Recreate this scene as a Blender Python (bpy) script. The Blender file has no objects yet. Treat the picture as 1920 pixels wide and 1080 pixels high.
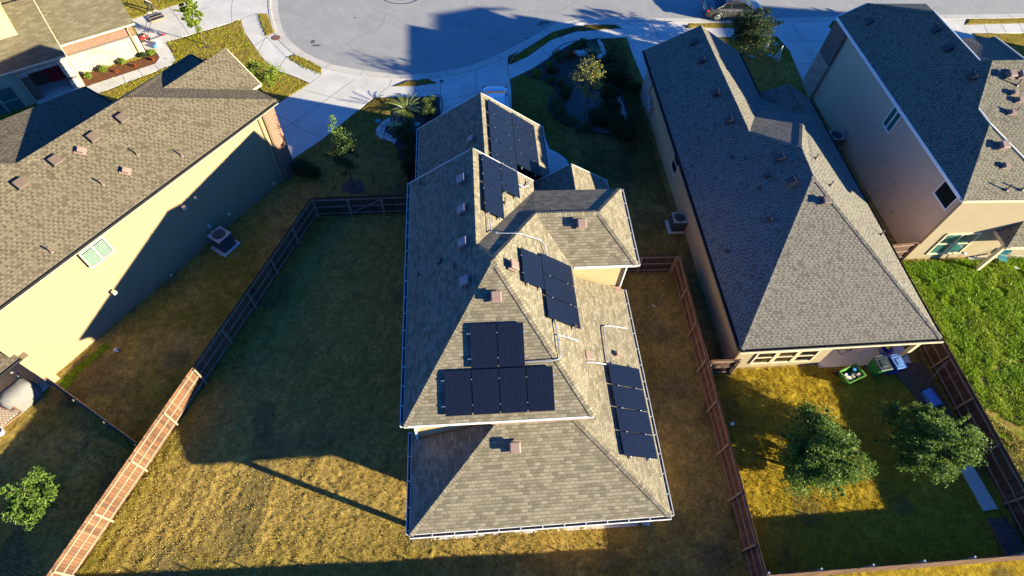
import bpy, math, random
import numpy as np
from mathutils import Vector, Matrix
random.seed(7)
sc = bpy.context.scene
col = sc.collection
V = Vector
# ---------------------------------------------------------------- helpers
def tag(o, label=None, cat=None, group=None, kind=None):
    if label: o['label'] = label
    if cat: o['category'] = cat
    if group: o['group'] = group
    if kind: o['kind'] = kind
    return o
def empty(name, loc, label, cat, group=None, rz=0):
    o = bpy.data.objects.new(name, None); col.objects.link(o)
    o.location = loc; o.rotation_euler = (0, 0, rz); o.empty_display_size = .2
    bpy.context.view_layer.update()
    return tag(o, label, cat, group)
class MB:
    """collects faces; every face may carry uv and a material index"""
    def __init__(s): s.v = []; s.f = []; s.uv = []; s.mi = []
    def face(s, pts, uv=None, mi=0):
        n = len(s.v); s.v += [tuple(p) for p in pts]; s.f.append(tuple(range(n, n+len(pts))))
        s.uv.append(uv); s.mi.append(mi)
    def box(s, c, d, rz=0, mi=0, M=None, taper=1.0):
        x, y, z = d[0]/2, d[1]/2, d[2]/2; cs, sn = math.cos(rz), math.sin(rz)
        P = []
        for k, (a, b, e) in enumerate([(-1,-1,-1),(1,-1,-1),(1,1,-1),(-1,1,-1),(-1,-1,1),(1,-1,1),(1,1,1),(-1,1,1)]):
            t = taper if e > 0 else 1
            px, py, pz = a*x*t, b*y*t, e*z
            if M is not None: q = M @ V((px, py, pz)); P.append((q.x+c[0], q.y+c[1], q.z+c[2]))
            else: P.append((c[0]+px*cs-py*sn, c[1]+px*sn+py*cs, c[2]+pz))
        n = len(s.v); s.v += P
        for q in ((0,3,2,1),(4,5,6,7),(0,1,5,4),(1,2,6,5),(2,3,7,6),(3,0,4,7)):
            s.f.append(tuple(n+i for i in q)); s.uv.append(None); s.mi.append(mi)
    def bar(s, a, b, w, h, mi=0, up=V((0,0,1))):
        a, b = V(a), V(b); d = b-a; L = d.length
        if L < 1e-6: return
        x = d/L; y = up.cross(x)
        if y.length < 1e-4: y = V((1,0,0)).cross(x)
        y.normalize(); z = x.cross(y)
        M = Matrix((x, y, z)).transposed()
        s.box((a+b)/2, (L, w, h), M=M, mi=mi)
    def tube(s, pts, r, n=8, mi=0, cap=True):
        pts = [V(p) for p in pts]; rs = r if isinstance(r, (list, tuple)) else [r]*len(pts)
        base = len(s.v); prev = None
        for i, p in enumerate(pts):
            d = (pts[min(i+1, len(pts)-1)]-pts[max(i-1, 0)]).normalized()
            ref = V((0,0,1)) if abs(d.z) < .9 else V((1,0,0))
            if prev is not None: x = (prev - d*prev.dot(d)); x = x.normalized() if x.length > 1e-4 else ref.cross(d).normalized()
            else: x = ref.cross(d).normalized()
            prev = x; y = d.cross(x)
            for k in range(n):
                a = 2*math.pi*k/n; q = p+(x*math.cos(a)+y*math.sin(a))*rs[i]; s.v.append(tuple(q))
        for i in range(len(pts)-1):
            for k in range(n):
                a = base+i*n+k; b = base+i*n+(k+1) % n
                s.f.append((a, b, b+n, a+n)); s.uv.append(None); s.mi.append(mi)
        if cap:
            s.f.append(tuple(base+k for k in range(n))[::-1]); s.uv.append(None); s.mi.append(mi)
            s.f.append(tuple(base+(len(pts)-1)*n+k for k in range(n))); s.uv.append(None); s.mi.append(mi)
    def prism(s, poly, z0, z1, mi=0):
        """poly: list of xy; solid between z0 and z1"""
        A = sum(poly[i][0]*poly[(i+1) % len(poly)][1]-poly[(i+1) % len(poly)][0]*poly[i][1] for i in range(len(poly)))
        if A < 0: poly = poly[::-1]
        n = len(s.v); k = len(poly)
        s.v += [(p[0], p[1], z0) for p in poly]+[(p[0], p[1], z1) for p in poly]
        s.f.append(tuple(range(n, n+k))[::-1]); s.f.append(tuple(range(n+k, n+2*k)))
        for i in range(k): s.f.append((n+i, n+(i+1) % k, n+k+(i+1) % k, n+k+i))
        s.uv += [None]*(k+2); s.mi += [mi]*(k+2)
    def lathe(s, prof, c, n=16, mi=0, a0=0, M=None):
        base = len(s.v)
        for r, z in prof:
            for k in range(n):
                a = 2*math.pi*k/n+a0; q = V((r*math.cos(a), r*math.sin(a), z))
                if M is not None: q = M @ q
                s.v.append((q.x+c[0], q.y+c[1], q.z+c[2]))
        for i in range(len(prof)-1):
            for k in range(n):
                a = base+i*n+k; b = base+i*n+(k+1) % n
                s.f.append((a, b, b+n, a+n)); s.uv.append(None); s.mi.append(mi)
        s.f.append(tuple(base+k for k in range(n))[::-1]); s.f.append(tuple(base+(len(prof)-1)*n+k for k in range(n)))
        s.uv += [None]*2; s.mi += [mi]*2
    def build(s, name, mats, parent=None, smooth=False, bevel=0):
        me = bpy.data.meshes.new(name)
        me.from_pydata(s.v, [], s.f)
        if not isinstance(mats, (list, tuple)): mats = [mats]
        for m in mats: me.materials.append(m)
        if len(mats) > 1: me.polygons.foreach_set('material_index', s.mi)
        if any(u is not None for u in s.uv):
            l = me.uv_layers.new(name='UVMap')
            for p, u in zip(me.polygons, s.uv):
                if u is not None:
                    for i, li in enumerate(p.loop_indices): l.data[li].uv = u[i]
        if smooth: me.polygons.foreach_set('use_smooth', [True]*len(me.polygons))
        me.update()
        o = bpy.data.objects.new(name, me); col.objects.link(o)
        if parent:
            o.parent = parent; o.matrix_parent_inverse = parent.matrix_world.inverted()
        if bevel:
            b = o.modifiers.new('b', 'BEVEL'); b.width = bevel; b.segments = 2; b.limit_method = 'ANGLE'
        bpy.context.view_layer.update() if parent and parent.type == 'MESH' else None
        return o
# ---------------------------------------------------------------- materials
def nt(name):
    m = bpy.data.materials.new(name); m.use_nodes = True; t = m.node_tree; b = t.nodes['Principled BSDF']
    return m, t, b
def N(t, typ, **k):
    n = t.nodes.new(typ)
    for a, b in k.items():
        if a == 'ins':
            for i, v in b.items(): n.inputs[i].default_value = v
        else: setattr(n, a, b)
    return n
def mth(t, op, a, b=None, c=None):
    n = t.nodes.new('ShaderNodeMath'); n.operation = op
    for i, x in enumerate((a, b, c)):
        if x is None: continue
        if isinstance(x, (int, float)): n.inputs[i].default_value = x
        else: t.links.new(x, n.inputs[i])
    return n.outputs[0]
def mixc(t, f, a, b, bt='MIX'):
    n = t.nodes.new('ShaderNodeMix'); n.data_type = 'RGBA'; n.blend_type = bt
    for i, x in ((0, f), (6, a), (7, b)):
        if isinstance(x, (int, float)): n.inputs[i].default_value = x
        elif isinstance(x, tuple): n.inputs[i].default_value = (*x, 1) if len(x) == 3 else x
        else: t.links.new(x, n.inputs[i])
    return n.outputs[2]
def noise(t, scale, detail=4, rough=.6, vec=None, dist=0):
    n = N(t, 'ShaderNodeTexNoise', ins={'Scale': scale, 'Detail': detail, 'Roughness': rough, 'Distortion': dist})
    if vec: t.links.new(vec, n.inputs['Vector'])
    return n.outputs['Fac']
def ramp(t, f, a, b):
    n = N(t, 'ShaderNodeMapRange', ins={1: a, 2: b}); t.links.new(f, n.inputs[0]); return n.outputs[0]
def gpos(t): return N(t, 'ShaderNodeNewGeometry').outputs['Position']
def bump(t, b, h, strength=.5, dist=.02):
    n = N(t, 'ShaderNodeBump', ins={'Strength': strength, 'Distance': dist}); t.links.new(h, n.inputs['Height']); t.links.new(n.outputs[0], b.inputs['Normal'])
def plain(name, c, rough=.6, metal=0, var=.12, sc_=3.0, spec=.5, bs=0, coat=0):
    m, t, b = nt(name)
    f = noise(t, sc_, 5, .65, gpos(t)); f = ramp(t, f, .3, .7)
    t.links.new(mixc(t, f, tuple(x*(1-var) for x in c), tuple(min(1, x*(1+var)) for x in c)), b.inputs['Base Color'])
    b.inputs['Roughness'].default_value = rough; b.inputs['Metallic'].default_value = metal
    b.inputs['Specular IOR Level'].default_value = spec; b.inputs['Coat Weight'].default_value = coat
    if bs: bump(t, b, noise(t, sc_*12, 3, .6, gpos(t)), bs, .01)
    return m
def shingle(name, lo, mid, hi, w=.34, h=.19, shadow=.55, hilite=.22, teeth=False):
    """laminated asphalt shingles laid along the face's own eave (UV in metres)"""
    m, t, b = nt(name)
    uv = N(t, 'ShaderNodeUVMap').outputs[0]; sx = N(t, 'ShaderNodeSeparateXYZ'); t.links.new(uv, sx.inputs[0])
    wob = mth(t, 'MULTIPLY', mth(t, 'SUBTRACT', noise(t, 1.3, 2, .5, uv), .5), .05)
    u = sx.outputs[0]; v = mth(t, 'DIVIDE', mth(t, 'ADD', sx.outputs[1], wob), h)
    row = mth(t, 'FLOOR', v); fv = mth(t, 'FRACT', v)
    wn = N(t, 'ShaderNodeTexWhiteNoise', noise_dimensions='1D'); t.links.new(row, wn.inputs['W'])
    uu = mth(t, 'ADD', mth(t, 'DIVIDE', u, w), mth(t, 'ADD', mth(t, 'MULTIPLY', row, .5), mth(t, 'MULTIPLY', wn.outputs['Value'], .35)))
    cu = mth(t, 'FLOOR', uu); fu = mth(t, 'FRACT', uu)
    cb = N(t, 'ShaderNodeCombineXYZ'); t.links.new(cu, cb.inputs[0]); t.links.new(row, cb.inputs[1])
    w2 = N(t, 'ShaderNodeTexWhiteNoise', noise_dimensions='2D'); t.links.new(cb.outputs[0], w2.inputs['Vector'])
    r = w2.outputs['Value']
    c = mixc(t, ramp(t, r, .0, .55), lo, mid); c = mixc(t, ramp(t, r, .6, 1.0), c, hi)
    g = ramp(t, noise(t, 60, 3, .7, uv), .25, .75); c = mixc(t, mth(t, 'MULTIPLY', g, .35), c, tuple(x*.55 for x in mid))
    big = ramp(t, noise(t, .35, 4, .6, gpos(t)), .3, .7); c = mixc(t, mth(t, 'MULTIPLY', big, .22), c, tuple(x*.62 for x in mid))
    # shadow painted along the lower tab edge, cut between tabs dark, exposed dragon teeth lighter
    if teeth:
        side = mth(t, 'GREATER_THAN', fu, mth(t, 'ADD', .40, mth(t, 'MULTIPLY', r, .22))); keep = mth(t, 'GREATER_THAN', mth(t, 'FRACT', mth(t, 'MULTIPLY', r, 7.3)), .22)
        tooth = mth(t, 'MULTIPLY', mth(t, 'MULTIPLY', side, keep), mth(t, 'GREATER_THAN', fv, .12)); slit = mth(t, 'MULTIPLY', mth(t, 'SUBTRACT', 1.0, side), mth(t, 'MULTIPLY', keep, mth(t, 'LESS_THAN', fv, .52))); butt = mth(t, 'MULTIPLY', mth(t, 'LESS_THAN', fv, .12), .6)
    else:
        butt = mth(t, 'LESS_THAN', fv, .17); slit = mth(t, 'LESS_THAN', fu, .085)
        tooth = mth(t, 'MULTIPLY', mth(t, 'GREATER_THAN', r, .62), mth(t, 'MULTIPLY', mth(t, 'GREATER_THAN', fv, .2), mth(t, 'LESS_THAN', fv, .75)))
    c = mixc(t, mth(t, 'MULTIPLY', tooth, hilite), c, hi)
    dk = mth(t, 'MULTIPLY', mth(t, 'MAXIMUM', butt, mth(t, 'MULTIPLY', slit, .8)), shadow)
    c = mixc(t, dk, c, tuple(x*.3 for x in lo))
    t.links.new(c, b.inputs['Base Color']); b.inputs['Roughness'].default_value = .93; b.inputs['Specular IOR Level'].default_value = .15
    hgt = mth(t, 'ADD', mth(t, 'MULTIPLY', mth(t, 'SUBTRACT', 1.0, fv), .7), mth(t, 'MULTIPLY', r, .6))
    hgt = mth(t, 'SUBTRACT', hgt, mth(t, 'MULTIPLY', slit, .7))
    bump(t, b, hgt, .75, .022)
    return m
def siding(name, c, lap=.2, var=.05):
    m, t, b = nt(name)
    p = gpos(t); s = N(t, 'ShaderNodeSeparateXYZ'); t.links.new(p, s.inputs[0])
    f = mth(t, 'FRACT', mth(t, 'DIVIDE', s.outputs[2], lap)); ln = mth(t, 'LESS_THAN', f, .09)
    n = ramp(t, noise(t, 1.2, 5, .6, p), .3, .7); mp = N(t, 'ShaderNodeMapping', ins={'Scale': (.8, .8, 9)}); t.links.new(p, mp.inputs[0])
    n2 = ramp(t, noise(t, 2.5, 4, .6, mp.outputs[0]), .3, .75)
    k = mixc(t, n, tuple(x*(1-var) for x in c), tuple(x*(1+var) for x in c)); k = mixc(t, mth(t, 'MULTIPLY', n2, .12), k, tuple(x*.7 for x in c))
    gr = mth(t, 'MULTIPLY', mth(t, 'MULTIPLY', ramp(t, s.outputs[2], .7, .0), ramp(t, noise(t, 2.2, 5, .7, p), .35, .7)), .35); k = mixc(t, gr, k, (.1, .085, .06))
    k = mixc(t, mth(t, 'MULTIPLY', ln, .3), k, tuple(x*.5 for x in c))
    t.links.new(k, b.inputs['Base Color']); b.inputs['Roughness'].default_value = .75; b.inputs['Specular IOR Level'].default_value = .25
    bump(t, b, f, .25, .012)
    return m
def masonry(name, c1, c2, mortar, scale=1.0, bw=.24, rh=.085, ms=.012, stone=False):
    m, t, b = nt(name)
    p = gpos(t); s = N(t, 'ShaderNodeSeparateXYZ'); t.links.new(p, s.inputs[0])
    cb = N(t, 'ShaderNodeCombineXYZ'); t.links.new(mth(t, 'ADD', s.outputs[0], mth(t, 'MULTIPLY', s.outputs[1], .83)), cb.inputs[0]); t.links.new(s.outputs[2], cb.inputs[1])
    vec = cb.outputs[0]
    if stone:
        w = mth(t, 'MULTIPLY', noise(t, 1.4, 2, .5, vec), .25); ad = N(t, 'ShaderNodeVectorMath', operation='ADD'); t.links.new(vec, ad.inputs[0]); t.links.new(w, ad.inputs[1]); vec = ad.outputs[0]
    br = N(t, 'ShaderNodeTexBrick', ins={'Scale': 1.0, 'Mortar Size': ms, 'Brick Width': bw, 'Row Height': rh, 'Color1': (*c1, 1), 'Color2': (*c2, 1), 'Mortar': (*mortar, 1), 'Bias': 0.0})
    t.links.new(vec, br.inputs['Vector'])
    n = ramp(t, noise(t, 5, 4, .6, p), .3, .7)
    t.links.new(mixc(t, mth(t, 'MULTIPLY', n, .3), br.outputs['Color'], tuple(x*.6 for x in c2)), b.inputs['Base Color'])
    b.inputs['Roughness'].default_value = .85; bump(t, b, br.outputs['Fac'], -.4, .01)
    return m
def concrete(name, c, rough=.8, tint=.14, stain=.3):
    m, t, b = nt(name); p = gpos(t)
    n1 = ramp(t, noise(t, .55, 6, .62, p, .4), .32, .7); n2 = ramp(t, noise(t, 9, 5, .7, p), .3, .75); n3 = ramp(t, noise(t, 1.7, 6, .7, p, 1.5), .52, .78)
    k = mixc(t, n1, tuple(x*(1-tint) for x in c), tuple(x*(1+tint) for x in c)); k = mixc(t, mth(t, 'MULTIPLY', n2, .18), k, tuple(x*.65 for x in c))
    k = mixc(t, mth(t, 'MULTIPLY', n3, stain), k, tuple(x*.55 for x in c))
    t.links.new(k, b.inputs['Base Color']); b.inputs['Roughness'].default_value = rough; b.inputs['Specular IOR Level'].default_value = .3
    bump(t, b, n2, .15, .01); return m
def glass(name, c=(.02, .05, .055), r=.06):
    m, t, b = nt(name); b.inputs['Base Color'].default_value = (*c, 1); b.inputs['Roughness'].default_value = r
    b.inputs['Specular IOR Level'].default_value = .9
    bump(t, b, noise(t, 1.2, 2, .5, gpos(t)), .05, .02); return m
def wood(name, c, c2, plank=.14, dirn='x'):
    m, t, b = nt(name); tc = N(t, 'ShaderNodeTexCoord').outputs['Object']; s = N(t, 'ShaderNodeSeparateXYZ'); t.links.new(tc, s.inputs[0])
    u = mth(t, 'DIVIDE', s.outputs[0], plank); i = mth(t, 'FLOOR', u); f = mth(t, 'FRACT', u)
    wn = N(t, 'ShaderNodeTexWhiteNoise', noise_dimensions='1D'); t.links.new(i, wn.inputs['W'])
    mp = N(t, 'ShaderNodeMapping', ins={'Scale': (14, 14, 1.1)}); t.links.new(tc, mp.inputs[0])
    g = ramp(t, noise(t, 1.0, 5, .65, mp.outputs[0]), .3, .7)
    k = mixc(t, wn.outputs['Value'], c, c2); k = mixc(t, mth(t, 'MULTIPLY', g, .45), k, tuple(x*.45 for x in c))
    k = mixc(t, mth(t, 'MULTIPLY', mth(t, 'LESS_THAN', f, .1), .75), k, (.006, .004, .003))
    t.links.new(k, b.inputs['Base Color']); b.inputs['Roughness'].default_value = .8; bump(t, b, g, .3, .01); return m
def leafmat(name, c1, c2, c3=None):
    m, t, b = nt(name)
    oi = N(t, 'ShaderNodeVertexColor', layer_name='rnd').outputs[0]
    k = mixc(t, oi, c1, c2)
    t.links.new(k, b.inputs['Base Color']); b.inputs['Roughness'].default_value = .55; b.inputs['Specular IOR Level'].default_value = .18
    b.inputs['Subsurface Weight'].default_value = 0
    tr = N(t, 'ShaderNodeBsdfTranslucent'); t.links.new(k, tr.inputs[0]); ms = N(t, 'ShaderNodeMixShader', ins={0: .3})
    t.links.new(b.outputs[0], ms.inputs[1]); t.links.new(tr.outputs[0], ms.inputs[2]); t.links.new(ms.outputs[0], t.nodes['Material Output'].inputs[0])
    return m
def solar_mat(name, axis='U'):
    m, t, b = nt(name)
    uv = N(t, 'ShaderNodeUVMap').outputs[0]; s = N(t, 'ShaderNodeSeparateXYZ'); t.links.new(uv, s.inputs[0])
    fa = mth(t, 'FRACT', mth(t, 'DIVIDE', s.outputs[0], .105)); la = mth(t, 'LESS_THAN', fa, .3)
    fc = mth(t, 'FRACT', mth(t, 'DIVIDE', s.outputs[0], .185)); lc = mth(t, 'LESS_THAN', fc, .05)
    fd = mth(t, 'FRACT', mth(t, 'DIVIDE', s.outputs[1], .185)); ld = mth(t, 'LESS_THAN', fd, .03)
    n = ramp(t, noise(t, 5, 3, .6, uv), .3, .7)
    k = mixc(t, n, (.004, .006, .015), (.006, .009, .022)); k = mixc(t, mth(t, 'MULTIPLY', la, .3), k, (.018, .021, .04))
    k = mixc(t, mth(t, 'MAXIMUM', lc, mth(t, 'MULTIPLY', ld, .6)), k, (.004, .005, .01))
    t.links.new(k, b.inputs['Base Color']); b.inputs['Roughness'].default_value = .25; b.inputs['Specular IOR Level'].default_value = .22
    return m
M = {}
M['sh_c'] = shingle('shingle_tan', (.135, .112, .076), (.215, .180, .124), (.27, .228, .162), .28, .148, .55, .1)
M['sh_a'] = shingle('shingle_sand', (.072, .057, .038), (.106, .085, .058), (.145, .118, .083), .27, .145, .55, .55, True)
M['sh_g'] = shingle('shingle_grey', (.10, .088, .072), (.155, .138, .112), (.20, .18, .148), .28, .15, .6, .6, True)
M['sh_d'] = shingle('shingle_greytan', (.095, .084, .063), (.15, .133, .10), (.195, .175, .13), .28, .15, .6, .6, True)
M['sh_b'] = shingle('shingle_olive', (.12, .098, .058), (.145, .12, .072), (.18, .155, .1), .42, .17, .25, .2)
M['side_c'] = siding('siding_cream', (.44, .31, .165))
M['side_a'] = siding('siding_pale', (.255, .185, .108))
M['side_d'] = siding('siding_greige_lifted', (.50, .39, .28), .22)  # lightened to lift the shade on the tall house's side walls
M['side_dr'] = siding('siding_sand', (.30, .235, .15), .2)  # unlifted tone for the rear walls in the sun
M['side_b'] = siding('siding_sage', (.30, .31, .22), .2)
M['brick'] = masonry('brick_red', (.22, .085, .05), (.14, .055, .035), (.20, .16, .12))
M['brick_dk'] = masonry('brick_dark', (.14, .075, .06), (.07, .045, .04), (.18, .17, .15))
M['stone'] = masonry('stone_white', (.37, .34, .28), (.27, .23, .17), (.25, .22, .18), 1, .62, .26, .014, True)
M['stone_s'] = masonry('stone_blocks', (.50, .48, .42), (.36, .34, .29), (.14, .13, .11), 1, .5, .28, .02, True)
M['conc'] = concrete('concrete_pale', (.50, .465, .415))
M['curb'] = concrete('concrete_curb', (.45, .41, .36), .8, .1, .35)
M['joint'] = plain('joint_dark', (.16, .145, .12), .9)
M['white'] = plain('paint_white', (.72, .70, .66), .45, 0, .06)
M['trim'] = plain('trim_cream', (.62, .50, .33), .5, 0, .07)
M['trim_a'] = plain('trim_tan', (.34, .24, .13), .55, 0, .07)
M['black'] = plain('metal_black', (.012, .012, .014), .4, 0, .2)
M['gut_in'] = plain('gutter_inside', (.05, .045, .04), .7)
M['flash'] = plain('flashing_pink', (.42, .25, .18), .6, 0, .1)
M['vent_m'] = plain('vent_mauve', (.30, .20, .19), .6, 0, .12); M['vent_shade'] = plain('vent_brown_shaded', (.04, .03, .026), .6, 0, .12); M['vent_a'] = plain('vent_umber', (.085, .057, .042), .55, 0, .12); M['vent'] = plain('vent_brown', (.20, .13, .105), .55, 0, .12)  # darkest tone paints in the shade of vents on unlit west slopes
M['vent_dk'] = plain('vent_darkbrown', (.11, .072, .06), .55, 0, .12)
M['galv'] = plain('galvanised', (.55, .56, .57), .35, .7, .12, 8)
M['pvc'] = plain('pvc_white', (.75, .74, .72), .4)
M['solar'] = solar_mat('solar_cells'); M['pframe'] = plain('panel_frame', (.02, .022, .03), .35, .6)
M['glass'] = glass('window_glass'); M['glass_d'] = glass('window_dark', (.006, .008, .01), .05); M['glass_t'] = glass('window_teal', (.03, .11, .10), .12)
M['shutter'] = plain('shutter_green', (.22, .33, .25), .5)
M['fence'] = wood('fence_cedar', (.12, .046, .020), (.075, .028, .013)); M['fence_n'] = wood('fence_pine', (.165, .072, .030), (.10, .042, .018))
M['fence_k'] = wood('fence_dark', (.085, .036, .018), (.05, .022, .012))
M['rail'] = plain('rail_wood', (.22, .165, .115), .8, 0, .2, 6); M['rail_k'] = plain('rail_dark', (.2, .15, .11), .8, 0, .25, 6)
M['post'] = plain('post_wood', (.24, .165, .095), .8, 0, .2, 6)
M['mulch'] = plain('mulch_red', (.13, .05, .022), .95, 0, .5, 14, .2, .8); M['mulch_k'] = plain('mulch_dark', (.065, .05, .04), .95, 0, .5, 14, .2, .8)
M['gravel'] = plain('gravel_pale', (.085, .082, .07), .9, 0, .5, 16, .2, .9); M['dirt'] = plain('soil', (.10, .065, .04), .95, 0, .35, 4, .2, .6)
M['bark'] = plain('bark', (.10, .075, .05), .95, 0, .3, 12, .2, .8); M['rock'] = plain('rock_white', (.55, .53, .48), .8, 0, .2, 6, .3, .6)
M['ac'] = plain('unit_grey', (.34, .35, .34), .5, .2, .1); M['ac_dk'] = plain('unit_dark', (.07, .075, .08), .6, .2)
M['leaf_oak'] = leafmat('leaf_oak', (.035, .06, .018), (.13, .165, .055)); M['leaf_dk'] = leafmat('leaf_dark', (.018, .035, .01), (.06, .085, .025))
M['leaf_y'] = leafmat('leaf_yellow', (.10, .12, .02), (.36, .33, .08)); M['leaf_b'] = leafmat('leaf_bright', (.08, .13, .015), (.22, .27, .03))
M['leaf_olive'] = leafmat('leaf_olive', (.035, .075, .010), (.19, .27, .045)); M['leaf_red'] = leafmat('leaf_red', (.22, .04, .01), (.4, .1, .03))
M['leaf_cyc'] = leafmat('leaf_cycad', (.05, .07, .008), (.13, .15, .015)); M['leaf_yuc'] = leafmat('leaf_yucca', (.15, .18, .08), (.3, .32, .15))

# ---------------------------------------------------------------- world, sun, camera
SUN_EL, SUN_AZ = math.radians(14.0), math.radians(-23.2)
w = bpy.data.worlds.new('World'); sc.world = w; w.use_nodes = True; t = w.node_tree
sky = t.nodes.new('ShaderNodeTexSky'); sky.sky_type = 'NISHITA'; sky.sun_disc = False
sky.sun_elevation = SUN_EL; sky.sun_rotation = math.pi/2-SUN_AZ
sky.air_density = 1.3; sky.dust_density = .15; sky.ozone_density = 6.0; sky.altitude = 200
sm_ = t.nodes.new('ShaderNodeMix'); sm_.data_type = 'RGBA'; sm_.blend_type = 'MULTIPLY'; sm_.inputs[0].default_value = 1; t.links.new(sky.outputs[0], sm_.inputs[6]); sm_.inputs[7].default_value = (.27, .76, 1.44, 1)
t.links.new(sm_.outputs[2], t.nodes['Background'].inputs[0]); t.nodes['Background'].inputs[1].default_value = .054
sl = bpy.data.lights.new('sun', 'SUN'); sl.energy = 5.0; sl.angle = math.radians(.6); sl.color = (1.0, .915, .64)
so = bpy.data.objects.new('sun', sl); col.objects.link(so); so.location = (60, -26, 40)
sd = V((math.cos(SUN_EL)*math.cos(SUN_AZ), math.cos(SUN_EL)*math.sin(SUN_AZ), math.sin(SUN_EL)))
so.rotation_euler = sd.to_track_quat('Z', 'Y').to_euler()
cd = bpy.data.cameras.new('camera'); co = bpy.data.objects.new('camera', cd); col.objects.link(co); sc.camera = co
cd.sensor_width = 36; cd.lens = 20.743; cd.clip_end = 2000; cd.clip_start = .5
R_ = [(0.996,0.037,-0.078),(-0.074,0.835,-0.545),(0.045,0.548,0.835)]
mw = Matrix.Identity(4)
for i in range(3):
    for j in range(3): mw[i][j] = R_[i][j]
mw = Matrix(mw).normalized(); mw.translation = V((0, 0, 30)); co.matrix_world = mw
sc.view_settings.view_transform = 'Standard'; sc.view_settings.look = 'None'; sc.view_settings.gamma = 1
sc.view_settings.exposure = 2.1
# ---------------------------------------------------------------- pavement outlines (metres)
CURB = [(-16.29,52.82),(-15.93,50.31),(-15.53,48.17),(-14.71,45.45),(-13.63,43.72),(-12.32,42.32),(-10.53,41.08),(-9.12,40.53),(-6.61,39.84),(-3.29,39.53),(0.07,40.15),(2.68,41.4),(5.12,43.14),(7.42,45.03),(9.08,46.32),(11.71,47.02),(14.24,47.09),(25.82,46.9),(33.92,47.2),(46.97,47.5),(53.44,47.66)]
CURB = CURB+[(75, 48.6)]
road_poly = CURB+[(75, 70), (-8, 70), (-14, 60)]
B_drive = [(-26.73,47.35),(-24.78,48.72),(-22.3,50.3),(-20.14,51.78),(-16.19,51.8),(-15.93,50.31),(-15.74,49.03),(-15.67,48.25),(-16.78,48.25),(-17.94,47.41),(-20.14,46.07),(-21.09,45.56),(-23.26,44.29),(-22.44,42.9),(-22.01,42.08),(-22.14,41.42),(-23.04,40.71),(-27.35,37.56),(-29.23,38.79),(-27.74,38.83),(-23.37,41.56),(-23.24,42.36),(-23.95,43.46),(-24.34,42.91)]
L_walk = [(-17.94,47.41),(-16.78,48.25),(-15.58,48.25),(-14.75,45.45),(-13.66,43.65),(-12.36,42.25),(-10.57,41.08),(-9.76,40.74),(-10.69,39.77),(-11.33,39.01),(-12.64,39.86),(-14.03,40.6),(-15.26,42.01),(-16.27,43.74),(-17.27,45.47),(-17.64,46.43)]
A_drive = [(-11.33,39.01),(-10.57,41.08),(-9.12,40.53),(-6.61,39.84),(-5.15,39.63),(-3.29,39.53),(-1.41,39.64),(-1.43,37.28),(-6.39,37.3),(-8.62,34.39),(-9.86,32.75),(-11.7,30.84),(-14.63,34.13),(-13.72,36.41)]
M_drive = [(-1.41,39.57),(0.07,40.15),(2.68,41.4),(4.14,42.43),(4.07,40.77),(4.1,38.26),(3.96,35.17),(3.85,33.71)]+[(4.9, 30.9), (-1.6, 30.9)]+[(-1.41,33.83),(-1.44,36.18)]
R_walk = [(4.01,40.79),(4.61,42.29),(5.94,43.78),(7.41,44.96),(9.07,46.24),(11.7,46.94),(14.61,47.01),(15.21,45.91),(14.52,44.71),(12.09,44.57),(10.21,44.29),(8.69,43.08),(6.09,40.66),(4.04,39.23)]
C_drive = [(14.22,47.01),(20.55,46.91),(19.89,45.97),(19.36,44.73)]+[(21.3, 42), (21.3, 38.2), (14.9, 38.2)]+[(14.81,39.54),(14.58,42.55),(14.5,45.14)]
C_walk = [(19.26,45.97),(25.55,45.98),(27.91,46.01),(27.94,44.76),(20.38,44.65),(18.96,44.66)]
D_drive = [(27.6,46.89),(34.02,47.2),(33.13,46.07),(34.25,44.25),(32.72,41.64),(28.06,37.67)]+[(28, 37.4)]+[(28.35,42.71),(27.94,44.76),(27.84,46.09)]
E_drive = [(43.22,47.34),(47.07,47.5),(46.15,46.34),(46.16,45.77),(46.26,44.41),(45.79,41.5),(41.87,41.54),(42.27,45.38)]
E_walk = [(45.84,46.34),(52.26,46.57),(56.09,46.72),(55.21,45.32),(51.44,45.18),(45.93,45.05)]
arc = [([(6.03,28.79)][0][0]-.6+2.6*math.cos(a*math.pi/10)*1.0, [(6.52,29.18)][0][1]+1.5+2.2*math.sin(a*math.pi/10)) for a in range(-5, 6)]
entry = [(5.96,34.12),(6.39,31.41),(7.1,30.85),(7.5,30.3),(7.76,29.35),(7.72,28.23),(6.05,28.28),(4.98,28.82),(5.48,34.13)]
bed1 = [(5.32,39.85),(6.41,40.73),(7.51,41.84),(8.4,43.28),(9.41,44.02),(10.17,44.2),(11.8,44.46),(12.12,44.38),(12.31,42.37),(12.93,40.65),(12.88,38.32),(12.71,35.0),(12.73,32.84),(11.85,32.52),(9.18,33.28),(7.95,33.9),(7.07,34.75),(6.79,35.86),(7.02,36.99),(7.67,38.14),(6.69,39.08)]
bed1g = [(8.71,37.21),(9.39,38.38),(11.0,37.56),(12.32,37.15),(12.54,35.0),(12.57,32.85),(11.71,32.66),(9.2,33.4),(7.97,34.01),(7.74,34.86),(8.23,36.08)]
bed2 = [(-4.76,36.71),(-4.24,37.18),(-2.8,37.22),(-1.41,37.4),(-1.42,35.18),(-3.03,33.93),(-2.96,28.5),(-3.52,28.08),(-3.67,29.87),(-4.23,30.69),(-4.61,32.24),(-5.3,32.74),(-5.51,33.61),(-5.04,34.87),(-4.91,35.91)]
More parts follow.
